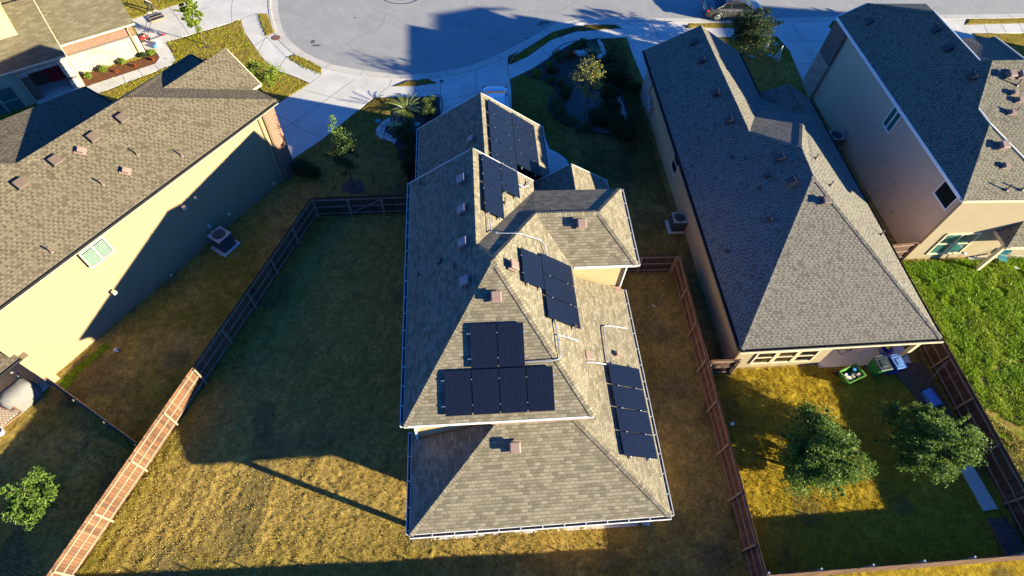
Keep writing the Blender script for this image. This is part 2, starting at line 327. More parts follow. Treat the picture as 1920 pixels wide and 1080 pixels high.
rocks2 = [(-5.13,34.93),(-5.55,34.62),(-6.02,33.75),(-5.98,33.19),(-5.64,32.75),(-4.95,32.49),(-4.69,32.24),(-4.52,32.6),(-5.06,33.1),(-5.46,33.48),(-5.44,33.98),(-5.11,34.36)]
bedB = [(-28.61,40.23),(-27.76,38.92),(-23.38,41.56),(-23.24,42.34),(-23.41,42.79),(-24.08,43.6),(-24.32,42.91),(-24.55,42.24)]
G1 = [(-16.73,48.25),(-15.85,48.25),(-14.88,45.48),(-15.53,44.95),(-16.18,46.42)]
G2 = [(-13.56,42.26),(-12.86,42.63),(-11.73,41.83),(-10.67,41.22),(-10.55,40.03),(-12.26,41.04)]
G3 = [(-5.19,38.53),(-3.98,39.22),(-2.33,39.39),(-1.5,38.86),(-3.39,38.47)]
G4 = [(4.06,40.91),(4.61,42.22),(6.39,43.85),(8.25,45.56),(10.0,46.24),(11.65,46.58),(13.9,46.54),(14.34,46.07),(14.41,45.91),(10.23,45.47),(7.93,44.28),(5.78,42.06)]
G5 = [(19.95,46.04),(20.64,46.67),(23.32,46.7),(25.37,46.7),(27.45,46.57),(27.79,46.09),(24.34,46.02)]
G6 = [(46.27,46.38),(46.95,47.17),(52.73,47.36),(56.57,47.48),(56.04,46.64),(52.26,46.57)]
G7 = [(33.13,46.07),(33.78,46.71),(34.77,46.79),(34.48,46.06)]
islands = [G1, G2, G3, G4, G5, G6, G7]
slabs = {'B': B_drive, 'L': L_walk, 'A': A_drive, 'M': M_drive, 'R': R_walk, 'C': C_drive, 'CW': C_walk, 'D': D_drive, 'E': E_drive, 'EW': E_walk, 'EN': entry}
# ---------------------------------------------------------------- the lawn: one displaced sheet
rng = np.random.default_rng(3)
def vnoise(X, Y, sx, sy=None, ang=0):
    sy = sy or sx; ca, sa = math.cos(ang), math.sin(ang)
    U = (X*ca+Y*sa)/sx+1000.3; W = (-X*sa+Y*ca)/sy+1000.7
    n = 512; T = rng.random((n, n)).astype(np.float32)
    iu = np.floor(U).astype(int); iw = np.floor(W).astype(int); fu = U-iu; fw = W-iw
    fu = fu*fu*(3-2*fu); fw = fw*fw*(3-2*fw)
    a = T[iu % n, iw % n]; b = T[(iu+1) % n, iw % n]; c = T[iu % n, (iw+1) % n]; d = T[(iu+1) % n, (iw+1) % n]
    return (a*(1-fu)+b*fu)*(1-fw)+(c*(1-fu)+d*fu)*fw
def inside(X, Y, poly):
    r = np.zeros(X.shape, bool); n = len(poly)
    for i in range(n):
        x1, y1 = poly[i][:2]; x2, y2 = poly[(i+1) % n][:2]
        if y1 == y2: continue
        c = ((y1 > Y) != (y2 > Y)) & (X < (x2-x1)*(Y-y1)/(y2-y1)+x1); r ^= c
    return r
def seg(a, b, s): return np.arange(a, b, s)
xs = np.concatenate([seg(-46, -30, .25), seg(-30, 34, .08), seg(34, 70.1, .3)])
ys = np.concatenate([seg(-3, 1, .2), seg(1, 22, .075), seg(22, 34, .12), seg(34, 52, .13), seg(52, 72.1, .5)])
X, Y = np.meshgrid(xs, ys)
h = .033*vnoise(X, Y, .15)+.015*vnoise(X, Y, .4)+.02*vnoise(X, Y, 1.1)+.05*vnoise(X, Y, 4)
fd = (X+9.4)*.9247-(Y-25.6)*.3806                                # metres from the west fence
lf = (fd > 0) & (X < -2) & (Y < 25.5)                          # mown rows of dry turf, lying along the west fence
rowm = np.clip(fd/1.0, 0, 1)
st = .03*vnoise(X, Y, .24, 1.3, math.radians(72-90))+.025*vnoise(X, Y, .5, 2.6, math.radians(60-90))+.03*vnoise(X, Y, .12)
h += np.where(lf & (fd > 0), st, .25*st)
weeds = ((X > 27.2) & (Y < 20.3)).astype(float)
h += weeds*(.04*vnoise(X, Y, .5)+.10*vnoise(X, Y, .8))
Z = h-.012
allslab = np.zeros(X.shape, bool)
for p in slabs.values(): allslab |= inside(X, Y, p)
onroad = inside(X, Y, road_poly)
isl = np.zeros(X.shape, bool)
for p in islands: isl |= inside(X, Y, p)
bedm = inside(X, Y, bed1) | inside(X, Y, bed2) | inside(X, Y, bedB)
Z = np.where(allslab | onroad | bedm, -.25, Z); Z = np.where(isl, .06+h*.5, Z)
# turf colour: the growth itself varies from straw to green, front yard shade painted in
k = vnoise(X, Y, 2.6)*.5+vnoise(X, Y, .7)*.3+vnoise(X, Y, 7)*.35; k2 = vnoise(X, Y, .22)
dry = np.array([.42, .275, .075]); grn = np.array([.19, .155, .018]); brn = np.array([.10, .075, .035]); wd = np.array([.10, .18, .004]); gold = np.array([.40, .265, .025])
g = np.clip((k-.5)*1.6+.05, 0, 1)
g = np.where(lf, np.clip(g*.4+np.clip(1.4-fd, 0, 1)*.55+np.clip((7-Y)/5, 0, .45), 0, 1), g)
yk = np.clip((Y-31)/6, 0, 1); g = g*(1-yk)+np.clip(g*.8+.4, 0, 1)*yk
side = (fd < -.05) & (Y < 46); g = np.where(side, np.clip(g+.15, 0, 1), g)
Cc = dry[None, None]*(1-g[..., None])+grn*g[..., None]
yc = ((X > 13.2) & (X < 26.8) & (Y < 13.4)); Cc[yc] = (gold*(1-.2*g[..., None])+grn*.2*g[..., None])[yc]
wk = np.clip((k-.36)*2.8+(Y-11)*.09, 0, 1)*weeds
Cc = Cc*(1-wk[..., None])+wd*wk[..., None]
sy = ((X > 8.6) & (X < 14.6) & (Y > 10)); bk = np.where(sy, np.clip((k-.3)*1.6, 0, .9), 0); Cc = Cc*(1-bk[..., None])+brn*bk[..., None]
fy = np.clip((X+14)/8, 0, 1)*(X < 14)*np.clip((Y-25.7)*4, 0, 1); Cc *= (1-.38*fy)[..., None]  # front yard turf darkened to paint in its shade
bare = np.clip((vnoise(X, Y, 1.7)-.72)*5, 0, .7)*((X < 27) & (Y < 34)); Cc = Cc*(1-bare[..., None])+brn*1.5*bare[..., None]
Cc *= (.72+.56*k2)[..., None]
aw = inside(X, Y, [(-21.73,14.68),(-19.98,17.03),(-20.27,17.24),(-19.56,16.74),(-20.8,15.13),(-21.14,14.07)]); Cc[aw] = (np.array([.15, .22, .01])*(.6+.8*k2[..., None]))[aw]
nx, ny = len(xs), len(ys)
me = bpy.data.meshes.new('lawn'); me.vertices.add(nx*ny)
me.vertices.foreach_set('co', np.stack([X, Y, Z], -1).astype(np.float32).ravel())
idx = np.arange(nx*ny).reshape(ny, nx); q = np.stack([idx[:-1, :-1], idx[:-1, 1:], idx[1:, 1:], idx[1:, :-1]], -1).reshape(-1, 4)
me.loops.add(q.size); me.loops.foreach_set('vertex_index', q.ravel().astype(np.int32)); me.polygons.add(len(q))
me.polygons.foreach_set('loop_start', np.arange(0, q.size, 4, dtype=np.int32)); me.polygons.foreach_set('loop_total', np.full(len(q), 4, np.int32))
me.update(calc_edges=True)
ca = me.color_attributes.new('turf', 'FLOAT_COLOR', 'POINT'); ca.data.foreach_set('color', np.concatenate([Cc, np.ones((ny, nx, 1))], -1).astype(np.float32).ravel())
m, t, b = nt('turf'); vc = N(t, 'ShaderNodeVertexColor', layer_name='turf').outputs[0]
p = gpos(t); n1 = ramp(t, noise(t, 7.5, 6, .8, p), .36, .66)
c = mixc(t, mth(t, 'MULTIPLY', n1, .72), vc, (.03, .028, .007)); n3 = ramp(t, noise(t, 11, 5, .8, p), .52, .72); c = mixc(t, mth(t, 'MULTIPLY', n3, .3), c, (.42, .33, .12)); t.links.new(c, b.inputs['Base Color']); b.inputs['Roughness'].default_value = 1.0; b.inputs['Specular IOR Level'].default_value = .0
bump(t, b, noise(t, 14, 5, .8, p), 1.0, .06); M['turf'] = m
me.materials.append(m); lawn = bpy.data.objects.new('lawn', me); col.objects.link(lawn); tag(lawn, 'patchy dry and green mown turf around the houses', 'lawn', kind='structure')
far = MB(); far.face([(-900, -900, -.4), (900, -900, -.4), (900, 900, -.4), (-900, 900, -.4)]); tag(far.build('ground', M['dirt']), 'open ground beyond the lots', 'ground', kind='structure')
# ---------------------------------------------------------------- road
m, t, b = nt('road_surface'); p = gpos(t)
c0 = N(t, 'ShaderNodeVectorMath', operation='SUBTRACT'); t.links.new(p, c0.inputs[0]); c0.inputs[1].default_value = (-3.2, 51.5, 0)
ln = N(t, 'ShaderNodeVectorMath', operation='LENGTH'); t.links.new(c0.outputs[0], ln.inputs[0])
rr = mth(t, 'ADD', ln.outputs['Value'], mth(t, 'MULTIPLY', noise(t, .25, 2, .5, p), 3.0))
sw = noise(t, 2.2, 4, .7); nn = t.nodes[-1]; nn.noise_dimensions = '1D'; t.links.new(rr, nn.inputs['W'])
sw = ramp(t, sw, .35, .7); n1 = ramp(t, noise(t, .5, 6, .65, p, .6), .3, .7); n2 = ramp(t, noise(t, 14, 4, .7, p), .3, .7)
k = mixc(t, n1, (.24, .23, .215), (.31, .295, .275)); k = mixc(t, mth(t, 'MULTIPLY', sw, .42), k, (.215, .205, .19)); k = mixc(t, mth(t, 'MULTIPLY', n2, .2), k, (.19, .18, .165))
st = ramp(t, noise(t, .8, 7, .75, p, 2.0), .68, .8); k = mixc(t, mth(t, 'MULTIPLY', st, .5), k, (.13, .12, .11))
t.links.new(k, b.inputs['Base Color']); b.inputs['Roughness'].default_value = .85; bump(t, b, n2, .2, .008); M['road'] = m
r = MB(); r.prism(road_poly, -.3, .0); road = tag(r.build('road', M['road']), 'pale worn street with a round turning bulb', 'road', kind='structure')
ck = MB(); rc = random.Random(5)
for (x0_, y0_, a0_, n_) in ((-9, 44, .6, 22), (-2, 47.5, -.4, 26), (5, 48.5, .1, 24), (14, 48.6, .05, 20), (-6, 51, 1.2, 16)):
    p_ = V((x0_, y0_, .004)); a_ = a0_
    for i_ in range(n_): a_ += rc.uniform(-.35, .35); q_ = p_+V((math.cos(a_), math.sin(a_), 0))*rc.uniform(.2, .45); ck.bar(p_, q_, rc.uniform(.012, .03), .003); p_ = q_
M['crack'] = plain('crack', (.13, .125, .115), .9); ck.build('crack', M['crack'], road)
st = MB()
for (c, rx, ry) in [([(-11.4,43.84)][0], .42, .16), ([(-11.71,44.35)][0], .2, .3), ([(7.71,46.95)][0], .55, .22), ([(7.26,46.64)][0], .3, .2), ([(-8.55,47.69)][0], .12, .1), ([(6.01,44.67)][0], .4, .1)]:
    pts = [(c[0]+rx*(.7+.5*random.random())*math.cos(a*.45), c[1]+ry*(.7+.5*random.random())*math.sin(a*.45), .004) for a in range(14)]; st.face(pts)
M['oil'] = plain('oil_stain', (.09, .085, .08), .7); st.build('oil_stain', M['oil'], road)
cv = MB()
def ribbon(mb, line, off0, off1, z0, z1, mi=0):
    L = []; R = []
    for i, p in enumerate(line):
        a = V(line[max(i-1, 0)]+(0,)) if len(p) == 2 else V(line[max(i-1, 0)]); bq = V(tuple(line[min(i+1, len(line)-1)])+(0,)); a = V(tuple(line[max(i-1, 0)])+(0,))
        d = (bq-a).normalized(); n = V((-d.y, d.x, 0)); L.append((p[0]+n.x*off0, p[1]+n.y*off0)); R.append((p[0]+n.x*off1, p[1]+n.y*off1))
    for i in range(len(line)-1):
        A, B, C, D = L[i], L[i+1], R[i+1], R[i]
        mb.face([(*A, z1), (*B, z1), (*C, z1), (*D, z1)], mi=mi); mb.face([(*A, z0), (*B, z0), (*B, z1), (*A, z1)], mi=mi); mb.face([(*D, z0), (*D, z1), (*C, z1), (*C, z0)], mi=mi)
def smooth_line(P, n=6):
    out = []
    for i in range(len(P)-1):
        p0, p1, p2, p3 = [V((*P[max(0, min(len(P)-1, i+j))], 0)) for j in (-1, 0, 1, 2)]
        for k in range(n):
            t_ = k/n; q = .5*((2*p1)+(p2-p0)*t_+(2*p0-5*p1+4*p2-p3)*t_*t_+(3*p1-p0-3*p2+p3)*t_**3); out.append((q.x, q.y))
    return out+[P[-1]]
CL = smooth_line([tuple(p) for p in CURB])
ribbon(cv, CL, -.02, .55, -.1, .012); ribbon(cv, CL, -.2, .0, -.1, .085)
_k = 0
for (a_, b_) in zip(CL[:-1], CL[1:]):
    _k += math.dist(a_, b_)
    if _k > 2.6:
        _k = 0; d_ = (V((*b_, 0))-V((*a_, 0))).normalized(); n_ = V((-d_.y, d_.x, 0)); p_ = V((*b_, 0)); cv.bar(p_+n_*.0+V((0, 0, .013)), p_+n_*.55+V((0, 0, .013)), .03, .006, mi=1); cv.bar(p_-n_*.2+V((0, 0, .086)), p_+V((0, 0, .086)), .03, .006, mi=1)
tag(cv.build('curb', [M['curb'], M['joint']]), 'pale concrete kerb and gutter round the street edge', 'curb', kind='structure')
dm = MB(); c = [(-4.76,50.5)][0]; cc = (c[0], c[1]+.2)
for r0, r1, z in ((0, .42, .008),):
    dm.lathe([(.40, .0), (.40, .01)], (cc[0], cc[1], .0), 20)
mh = tag(dm.build('manhole_cover', M['vent_dk']), 'round manhole cover in the middle of the turning bulb', 'manhole cover')
rg = MB(); rg.tube([(cc[0]+1.5*math.cos(a/28*2*math.pi)*(1+.03*math.sin(a*2)), cc[1]+.95*math.sin(a/28*2*math.pi), .004) for a in range(29)], .035, 4); rg.build('patch_seam', M['black'], mh)
mc = MB(); c = [(-14.7,44.8)][0]; mc.lathe([(.36, .05), (.36, .085), (.30, .09)], (c[0], c[1], 0), 20); M['rust'] = plain('rust_lid', (.17, .075, .055), .7)
tag(mc.build('utility_cover', M['rust']), 'small rust brown utility lid set in the sidewalk between two grass strips', 'utility cover')
# ---------------------------------------------------------------- slabs
def slab(name, poly, z, label, cat, joints=(), m='conc', round_=False):
    a = MB(); a.prism([tuple(p) for p in poly], -.12, z); o = a.build(name, M[m]); tag(o, label, cat, kind='structure')
    if joints:
        j = MB()
        for l in joints:
            for p, q in zip(l[:-1], l[1:]): j.bar((*p, z+.001), (*q, z+.001), .035, .006)
        j.build('joint', M['joint'], o)
    return o
slab('driveway', B_drive, .060, 'sunlit concrete driveway and curved path of the corner house', 'driveway', [[(-24.17,49.27),(-21.61,45.27)], [(-19.11,50.31),(-18.96,48.72),(-18.58,47.1)], [(-24.44,47.35),(-20.75,49.19)], [(-24.47,40.92),(-23.82,39.89)], [(-25.48,40.29),(-24.82,39.03)], [(-23.38,41.43),(-22.92,40.84)], [(-23.26,44.29),(-23.99,43.6)]])
slab('sidewalk', L_walk, .064, 'curving concrete sidewalk beside the turning bulb on the left', 'sidewalk', [[(-16.81,48.25),(-17.94,47.41)], [(-14.89,45.53),(-16.27,43.74)], [(-13.56,42.26),(-14.03,40.6)], [(-15.53,44.95),(-15.82,42.97)], [(-15.49,44.95),(-13.66,42.4)], [(-10.51,40.03),(-11.33,39.01)]])
slab('driveway', A_drive, .060, 'concrete driveway left of centre, half lit and half in shade', 'driveway', [[(-11.68,38.2),(-9.45,37.3),(-6.95,36.7)], [(-13.31,35.41),(-9.88,32.91)], [(-8.01,39.41),(-11.38,35.25),(-13.7,32.9)], [(-5.32,38.54),(-6.27,37.3)], [(-3.35,38.44),(-3.33,37.25)], [(-5.32,38.54),(-5.14,39.37)]])
slab('driveway', M_drive, .060, 'shaded concrete driveway of the house with solar panels', 'driveway', [[(1.43,40.4),(1.26,36.12)], [(-1.43,36.78),(3.9,38.39)], [(-1.37,39.57),(-1.4,35.22)], [(4.06,41.25),(4.04,39.23)]])
slab('sidewalk', R_walk, .064, 'shaded sidewalk curving round the planted bed', 'sidewalk', [[(4.84,41.31),(5.53,40.14)], [(6.1,42.13),(6.95,41.42)], [(7.0,43.19),(7.68,42.04)], [(7.77,44.06),(8.38,42.75)], [(8.76,44.8),(9.19,43.46)], [(10.27,45.47),(10.5,44.41)], [(11.79,45.69),(11.94,44.55)], [(13.16,45.76),(13.11,44.62)]])
slab('driveway', C_drive, .060, 'concrete driveway in front of the long single storey grey roofed house', 'driveway', [[(17.09,46.53),(17.31,43.99)], [(14.53,44.01),(17.87,43.99)], [(14.52,41.06),(15.87,41.04)]])
slab('sidewalk', C_walk, .064, 'sidewalk behind the parked grey sedan', 'sidewalk', [[(23.45,45.95),(23.46,44.78)]])
slab('driveway', D_drive, .060, 'wide shaded concrete driveway of the tall house on the right', 'driveway', [[(28.57,44.06),(33.91,44.02)], [(29.95,46.64),(30.12,44.05),(30.66,40.58)], [(28.69,40.96),(31.02,40.94)]])
slab('driveway', E_drive, .060, 'concrete driveway at the top right corner', 'driveway')
slab('sidewalk', E_walk, .064, 'shaded sidewalk between grass strips at the top right', 'sidewalk', [[(48.17,46.42),(47.83,45.03)], [(49.95,46.49),(49.63,45.11)], [(51.73,46.57),(51.39,45.18)]])
slab('path', entry, .060, 'rounded entry pad beside the garage with the large solar array', 'path')
def bed(name, poly, z, mat, label):
    a = MB(); a.prism([tuple(p) for p in poly], -.2, z); tag(a.build(name, M[mat]), label, 'planting bed', kind='structure')
bed('planting_bed', bed1, .03, 'mulch_k', 'dark planted bed inside the curve of the sidewalk'); bed('planting_bed', bed1g, .036, 'gravel', 'pale gravel patch under the yellow tree')
bed('planting_bed', bed2, .03, 'mulch_k', 'dark planted bed beside the garage of the solar house'); bed('planting_bed', bedB, .04, 'mulch', 'red mulch bed along the pale stone wall')
for poly, lab in ((bed1, 'black edging strip round the bed with the yellow tree'), (bed2, 'black edging strip round the bed beside the garage')):
    e = MB(); pl = [tuple(p) for p in poly]; pl = smooth_line(pl+[pl[0]], 3)
    ribbon(e, pl, -.04, .04, -.05, .075); tag(e.build('bed_edging', M['black']), lab, 'edging', kind='structure')
# loose stones: one countless scatter per place
def pebbles(poly, n, s, label, mats, zz=.04):
    P = [tuple(p) for p in poly]; x0, x1 = min(p[0] for p in P), max(p[0] for p in P); y0, y1 = min(p[1] for p in P), max(p[1] for p in P)
    a = MB(); c = 0
    def inn(x, y):
        r = False
        for i in range(len(P)):
            (xa, ya), (xb, yb) = P[i], P[(i+1) % len(P)]
            if (ya > y) != (yb > y) and x < (xb-xa)*(y-ya)/(yb-ya)+xa: r = not r
        return r
    while c < n:
        x, y = random.uniform(x0, x1), random.uniform(y0, y1)
        if not inn(x, y): continue
        c += 1; k = s*random.uniform(.6, 1.4); a.lathe([(k*.6, 0), (k, k*.3), (k*.55, k*.7)], (x, y, zz), 5, mi=random.randrange(len(mats)), a0=random.random()*6)
    tag(a.build('pebbles', [M[q] for q in mats]), label, 'pebbles', kind='stuff')
M['peb1'] = plain('pebble_pale', (.5, .46, .40), .8); M['peb2'] = plain('pebble_grey', (.12, .12, .115), .8)
pebbles(rocks2, 900, .07, 'pale river stones in a curved strip beside the yucca', ['peb1', 'peb1', 'peb2'])
pebbles(bed1g, 2600, .05, 'pale pebbles on the gravel patch under the yellow tree', ['peb2', 'peb2', 'peb2'])
pebbles([(11.88,44.38),(12.2,44.33),(12.4,42.08),(12.46,41.07),(12.12,41.22),(12.05,42.52)], 260, .07, 'white stones along the top right edge of the planted bed', ['peb1', 'peb1'])
pebbles([(12.32,37.15),(12.6,37.02),(12.69,34.88),(12.69,32.85),(11.86,32.57),(11.83,32.87),(12.34,32.97),(12.29,35.01)], 260, .07, 'white stones along the right edge of the planted bed', ['peb1', 'peb1'])

# ---------------------------------------------------------------- house building blocks
def face_n(P):
    n = V((0, 0, 0))
    for i in range(len(P)):
        a, b = V(P[i]), V(P[(i+1) % len(P)]); n += a.cross(b)
    return n.normalized()
def add_roof(house, vs, faces, mat, thick=.15, name='roof', cap=True, drop=.012, capmat=None):
    mb = MB(); F = []
    for f in faces:
        P = [V(vs[k]) for k in f]; n = face_n(P)
        if n.z < 0: P = P[::-1]; f = f[::-1]; n = -n
        u = V((0, 0, 1)).cross(n); u = u.normalized() if u.length > 1e-3 else V((1, 0, 0)); vv = n.cross(u)
        mb.face(P, [(p.dot(u), p.dot(vv)) for p in P]); F.append((f, n, P))
        mb.face([p-V((0, 0, thick)) for p in P][::-1], [(0, 0)]*len(P), mi=1)
    edges = {}
    for i, (f, n, P) in enumerate(F):
        for j in range(len(f)):
            a, b = f[j], f[(j+1) % len(f)]; edges.setdefault(frozenset((a, b)), []).append((i, a, b))
    for e, L in edges.items():
        if len(L) == 1:
            i, a, b = L[0]; A, B = V(vs[a]), V(vs[b]); d = V((0, 0, thick))
            mb.face([A-d, B-d, B, A], [(0, 0)]*4, mi=1)
    r = mb.build(name, [mat, M['gut_in'] if mat != M['sh_c'] else M['gut_in']], house)
    if cap:
        for e, L in edges.items():
            cm = MB()
            if len(L) == 2:
                (i, a, b), (j, _, _) = L; A, B = V(vs[a]), V(vs[b]); d = (B-A)
                if d.length < .3: continue
                d = d.normalized(); n1, n2 = F[i][1], F[j][1]
                c2 = sum(F[j][2], V())/len(F[j][2])
                if (c2-A).dot(n1) > -.02: continue
                w_ = .17; i1 = n1.cross(d)
                c1 = sum(F[i][2], V())/len(F[i][2])
                if i1.dot(c1-A) < 0: i1 = -i1
                i2 = n2.cross(d)
                if i2.dot(c2-A) < 0: i2 = -i2
                h1, h2 = n1*.028, n2*.028; top = (n1+n2).normalized()*.032
                k = random.random()*9; L_ = (B-A).length
                for (ii, hh) in ((i1, h1), (i2, h2)):
                    q = [A+top, B+top, B+ii*w_+hh, A+ii*w_+hh]; nn = face_n(q)
                    uv = [(k, 0), (k, L_*1.0), (k+.17, L_*1.0), (k+.17, 0)]
                    if nn.dot(hh) < 0: q = q[::-1]; uv = uv[::-1]
                    cm.face(q, uv)
                    cm.face([A+ii*w_+hh, B+ii*w_+hh, B+ii*w_, A+ii*w_], [(0, 0)]*4)
            if cm.f: cm.build('ridge_cap', capmat or mat, r)
    return r
def gutter(house, a, b, mat, out, w_=.14, h_=.12, straps=.9, dz=.0):
    """open eave trough: back plate, floor, outer lip, end caps and hangers"""
    a, b = V(a), V(b); o = V(out).normalized(); mb = MB(); z = V((0, 0, 1)); top = dz-.03
    d = (b-a).normalized(); L = (b-a).length; mid = (a+b)/2
    def slabm(cx, cz, ww, hh, mi=0):
        p = o*cx+z*cz; mb.bar(a+p, b+p, ww, hh, mi=mi)
    slabm(.012, top-h_/2, .018, h_); slabm(w_/2+.012, top-h_+.006, w_-.02, .012, 1); slabm(w_+.012, top-h_/2+.01, .02, h_+.02)
    for q in (a, b): mb.bar(q+o*.022+z*(top-h_/2), q+o*(w_+.0)+z*(top-h_/2), .02, h_*.9)
    n = max(2, int(L/straps))
    for i in range(1, n): q = a+d*(L*i/n); mb.bar(q+o*.02+z*(top+.004), q+o*(w_+.004)+z*(top+.004), .035, .01)
    return mb.build('gutter', [M[mat], M['gut_in']], house)
def fascia(house, pts, mat='trim', h_=.17, w_=.035, dz=-.085, name='fascia'):
    for a, b in pts: mb = MB(); mb.bar(V(a)+V((0, 0, dz)), V(b)+V((0, 0, dz)), w_, h_); o = mb.build(name, M[mat], house)
    return o
def walls(house, poly, z0, z1, mat, name='wall'):
    mb = MB(); mb.prism(poly, z0, z1); return mb.build(name, M[mat], house)
def gable(house, a, b, apex, zb, mat, name='gable_wall', t_=.12):
    """triangular wall piece between points a and b (xy) with its tip at apex"""
    a, b = V((*a, zb)), V((*b, zb)); ap = V(apex); n = (b-a).cross(V((0, 0, 1))).normalized()*t_
    mb = MB(); P = [a, b, ap]; Q = [p+n for p in P]; mb.face(P); mb.face(Q[::-1])
    for i in range(3): j = (i+1) % 3; mb.face([P[i], Q[i], Q[j], P[j]])
    return mb.build(name, M[mat], house)
def window(house, a, b, s0, s1, z0, z1, out, trim='white', gl='glass', sash=(2, 1), shutters=False, rim=.07, name='window'):
    """window in the wall running from a to b: s along the wall, z up, standing proud by a few cm"""
    a = V((*a, 0)); b = V((*b, 0)); d = (b-a).normalized(); o = V((*out, 0)).normalized(); Z = V((0, 0, 1))
    P = lambda s, z, k=0: a+d*s+Z*z+o*k
    f = MB(); k = .035
    for (p, q) in ((P(s0, z0, k), P(s1, z0, k)), (P(s0, z1, k), P(s1, z1, k))): f.bar(p, q, .07, rim*1.2)
    for s in (s0, s1): f.bar(P(s, z0+rim*.6, k), P(s, z1-rim*.6, k), rim, .07) if False else f.bar(P(s, z0, k-.002), P(s, z1, k-.002), .066, rim, up=d)
    for i in range(1, sash[0]): s = s0+(s1-s0)*i/sash[0]; f.bar(P(s, z0+.02, k-.004), P(s, z1-.02, k-.004), .05, rim*1.3, up=d)
    for i in range(1, sash[1]): z = z0+(z1-z0)*i/sash[1]; f.bar(P(s0+.02, z, k-.007), P(s1-.02, z, k-.007), .045, rim*.8)
    w_ = f.build(name, M[trim], house); w_.name = name
    g = MB(); g.bar(P((s0+s1)/2, z0+.03, .012), P((s0+s1)/2, z1-.03, .012), s1-s0-.06, .012, up=o) if False else g.face([P(s0+.02, z0+.02, .016), P(s1-.02, z0+.02, .016), P(s1-.02, z1-.02, .016), P(s0+.02, z1-.02, .016)])
    if (g.v and face_n(g.v).dot(o) < 0): g.f = [q[::-1] for q in g.f]
    g.build('pane', M[gl], w_)
    if shutters:
        sh = MB(); n = 11
        for c in range(sash[0]):
            sa = s0+(s1-s0)*(c+.1)/sash[0]; sb = s0+(s1-s0)*(c+.9)/sash[0]
            for i in range(n): z = z0+.12+(z1-z0-.3)*i/(n-1); sh.bar(P(sa, z, .028), P(sb, z, .028), .02, .035)
        sh.build('shutter', M['shutter'], w_)
    return w_
def box_vent(house, p, s=.46, h_=.2, mat='vent', rz=0, slope=(0, 0)):
    """square hooded roof vent: flashing plate, throat and rounded hood"""
    p = V(p); n = V((-slope[0], -slope[1], 1)).normalized(); q = V((0, 0, 1)).rotation_difference(n); Mx = q.to_matrix() @ Matrix.Rotation(rz, 3, 'Z')
    a = MB(); a.box(p+n*.012, (s*1.06, s*1.06, .02), M=Mx); a.box(p+n*(h_*.4), (s*.72, s*.72, h_*.8), M=Mx)
    o = a.build('roof_vent', M[mat], house)
    c = MB(); c.box(p+n*(h_*.86), (s, s, h_*.34), M=Mx, taper=.9); c.build('vent_hood', M[mat], o, bevel=.045)
    return o
def slant_vent(house, p, s=.3, mat='vent', slope=(0, 0)):
    p = V(p); n = V((-slope[0], -slope[1], 1)).normalized(); Mx = V((0, 0, 1)).rotation_difference(n).to_matrix()
    a = MB(); a.box(p+n*.01, (s*1.7, s*1.3, .016), M=Mx); a.box(p+n*.1, (s, s, .2), M=Mx, taper=.85); return a.build('roof_vent', M[mat], house, bevel=.015)
def pipe(house, p, h_=.38, r=.04, mat='vent_dk'):
    p = V(p); a = MB(); a.lathe([(r*3, 0), (r*1.4, .1)], p-V((0, 0, .02)), 10); a.lathe([(r, 0), (r, h_)], p, 10)
    a.lathe([(r*1.0, h_), (r*1.25, h_+.02), (r*1.25, h_+.04)], p, 10); return a.build('vent_pipe', M[mat], house)
# ---------------------------------------------------------------- the house with the solar panels
H1 = empty('house', (2.5, 16, 0), 'two storey house with tan shingle roof covered in solar panels, in the centre', 'house')
vs = dict(A0=(-2.83, 9.03, 5.8), A1=(5.33, 9.03, 5.8), P=(1.27, 15.35, 8.85), J=(.55, 16.6, 8.31), Nn=(.62, 22.85, 8.36), FL=(-2.83, 22.95, 5.8), FR=(3.97, 22.9, 5.8),
          VN=(3.95, 22.15, 5.8), WR0=(3.68, 19.42, 7.05), WR1=(6.95, 19.42, 7.05), VS=(5.42, 16.93, 5.8), WSE=(8.77, 16.93, 5.8), WNE=(8.81, 22.12, 5.8))
roof1 = add_roof(H1, vs, [('A0', 'P', 'J', 'Nn', 'FL'), ('A1', 'VS', 'WR0', 'P'), ('A0', 'A1', 'P'), ('P', 'WR0', 'VN', 'J'), ('WR0', 'WR1', 'WNE', 'VN'), ('J', 'VN', 'FR', 'Nn'), ('WR0', 'VS', 'WSE', 'WR1'), ('WR1', 'WSE', 'WNE')], M['sh_c'])
vl = dict(B0=(-2.8, 5.3, 2.75), B1=(8.75, 5.35, 2.75), T0=(1.22, 9.42, 4.82), T1=(4.6, 9.42, 4.82), L1=(-2.8, 9.85, 2.75), L2=(-2.38, 9.85, 2.96), L3=(-2.38, 9.42, 2.96), E1=(8.75, 17.4, 2.75), E2=(4.93, 17.4, 4.66), E3=(4.93, 9.42, 4.66))
KG = .9835; KR = lambda p: (p[0]*KG, p[1]*KG, 30-(30-p[2])*KG); vl = {k: KR(v) for k, v in vl.items()}
add_roof(H1, vl, [('B0', 'T0', 'L3', 'L2', 'L1'), ('B0', 'B1', 'T1', 'T0'), ('B1', 'E1', 'E2', 'E3', 'T1')], M['sh_c'])
vg = dict(G0=(1.38, 30.45, 5.8), G1=(1.38, 22.5, 5.8), W0=(-2.7, 30.75, 2.75), W1=(-2.74, 22.5, 2.75), X0=(5.46, 30.8, 2.75), X1=(5.46, 25.95, 2.75), X2=(3.3, 25.7, 4.36), X3=(3.25, 22.5, 4.4))
add_roof(H1, vg, [('G0', 'W0', 'W1', 'G1'), ('G0', 'G1', 'X3', 'X2', 'X1', 'X0')], M['sh_c'])
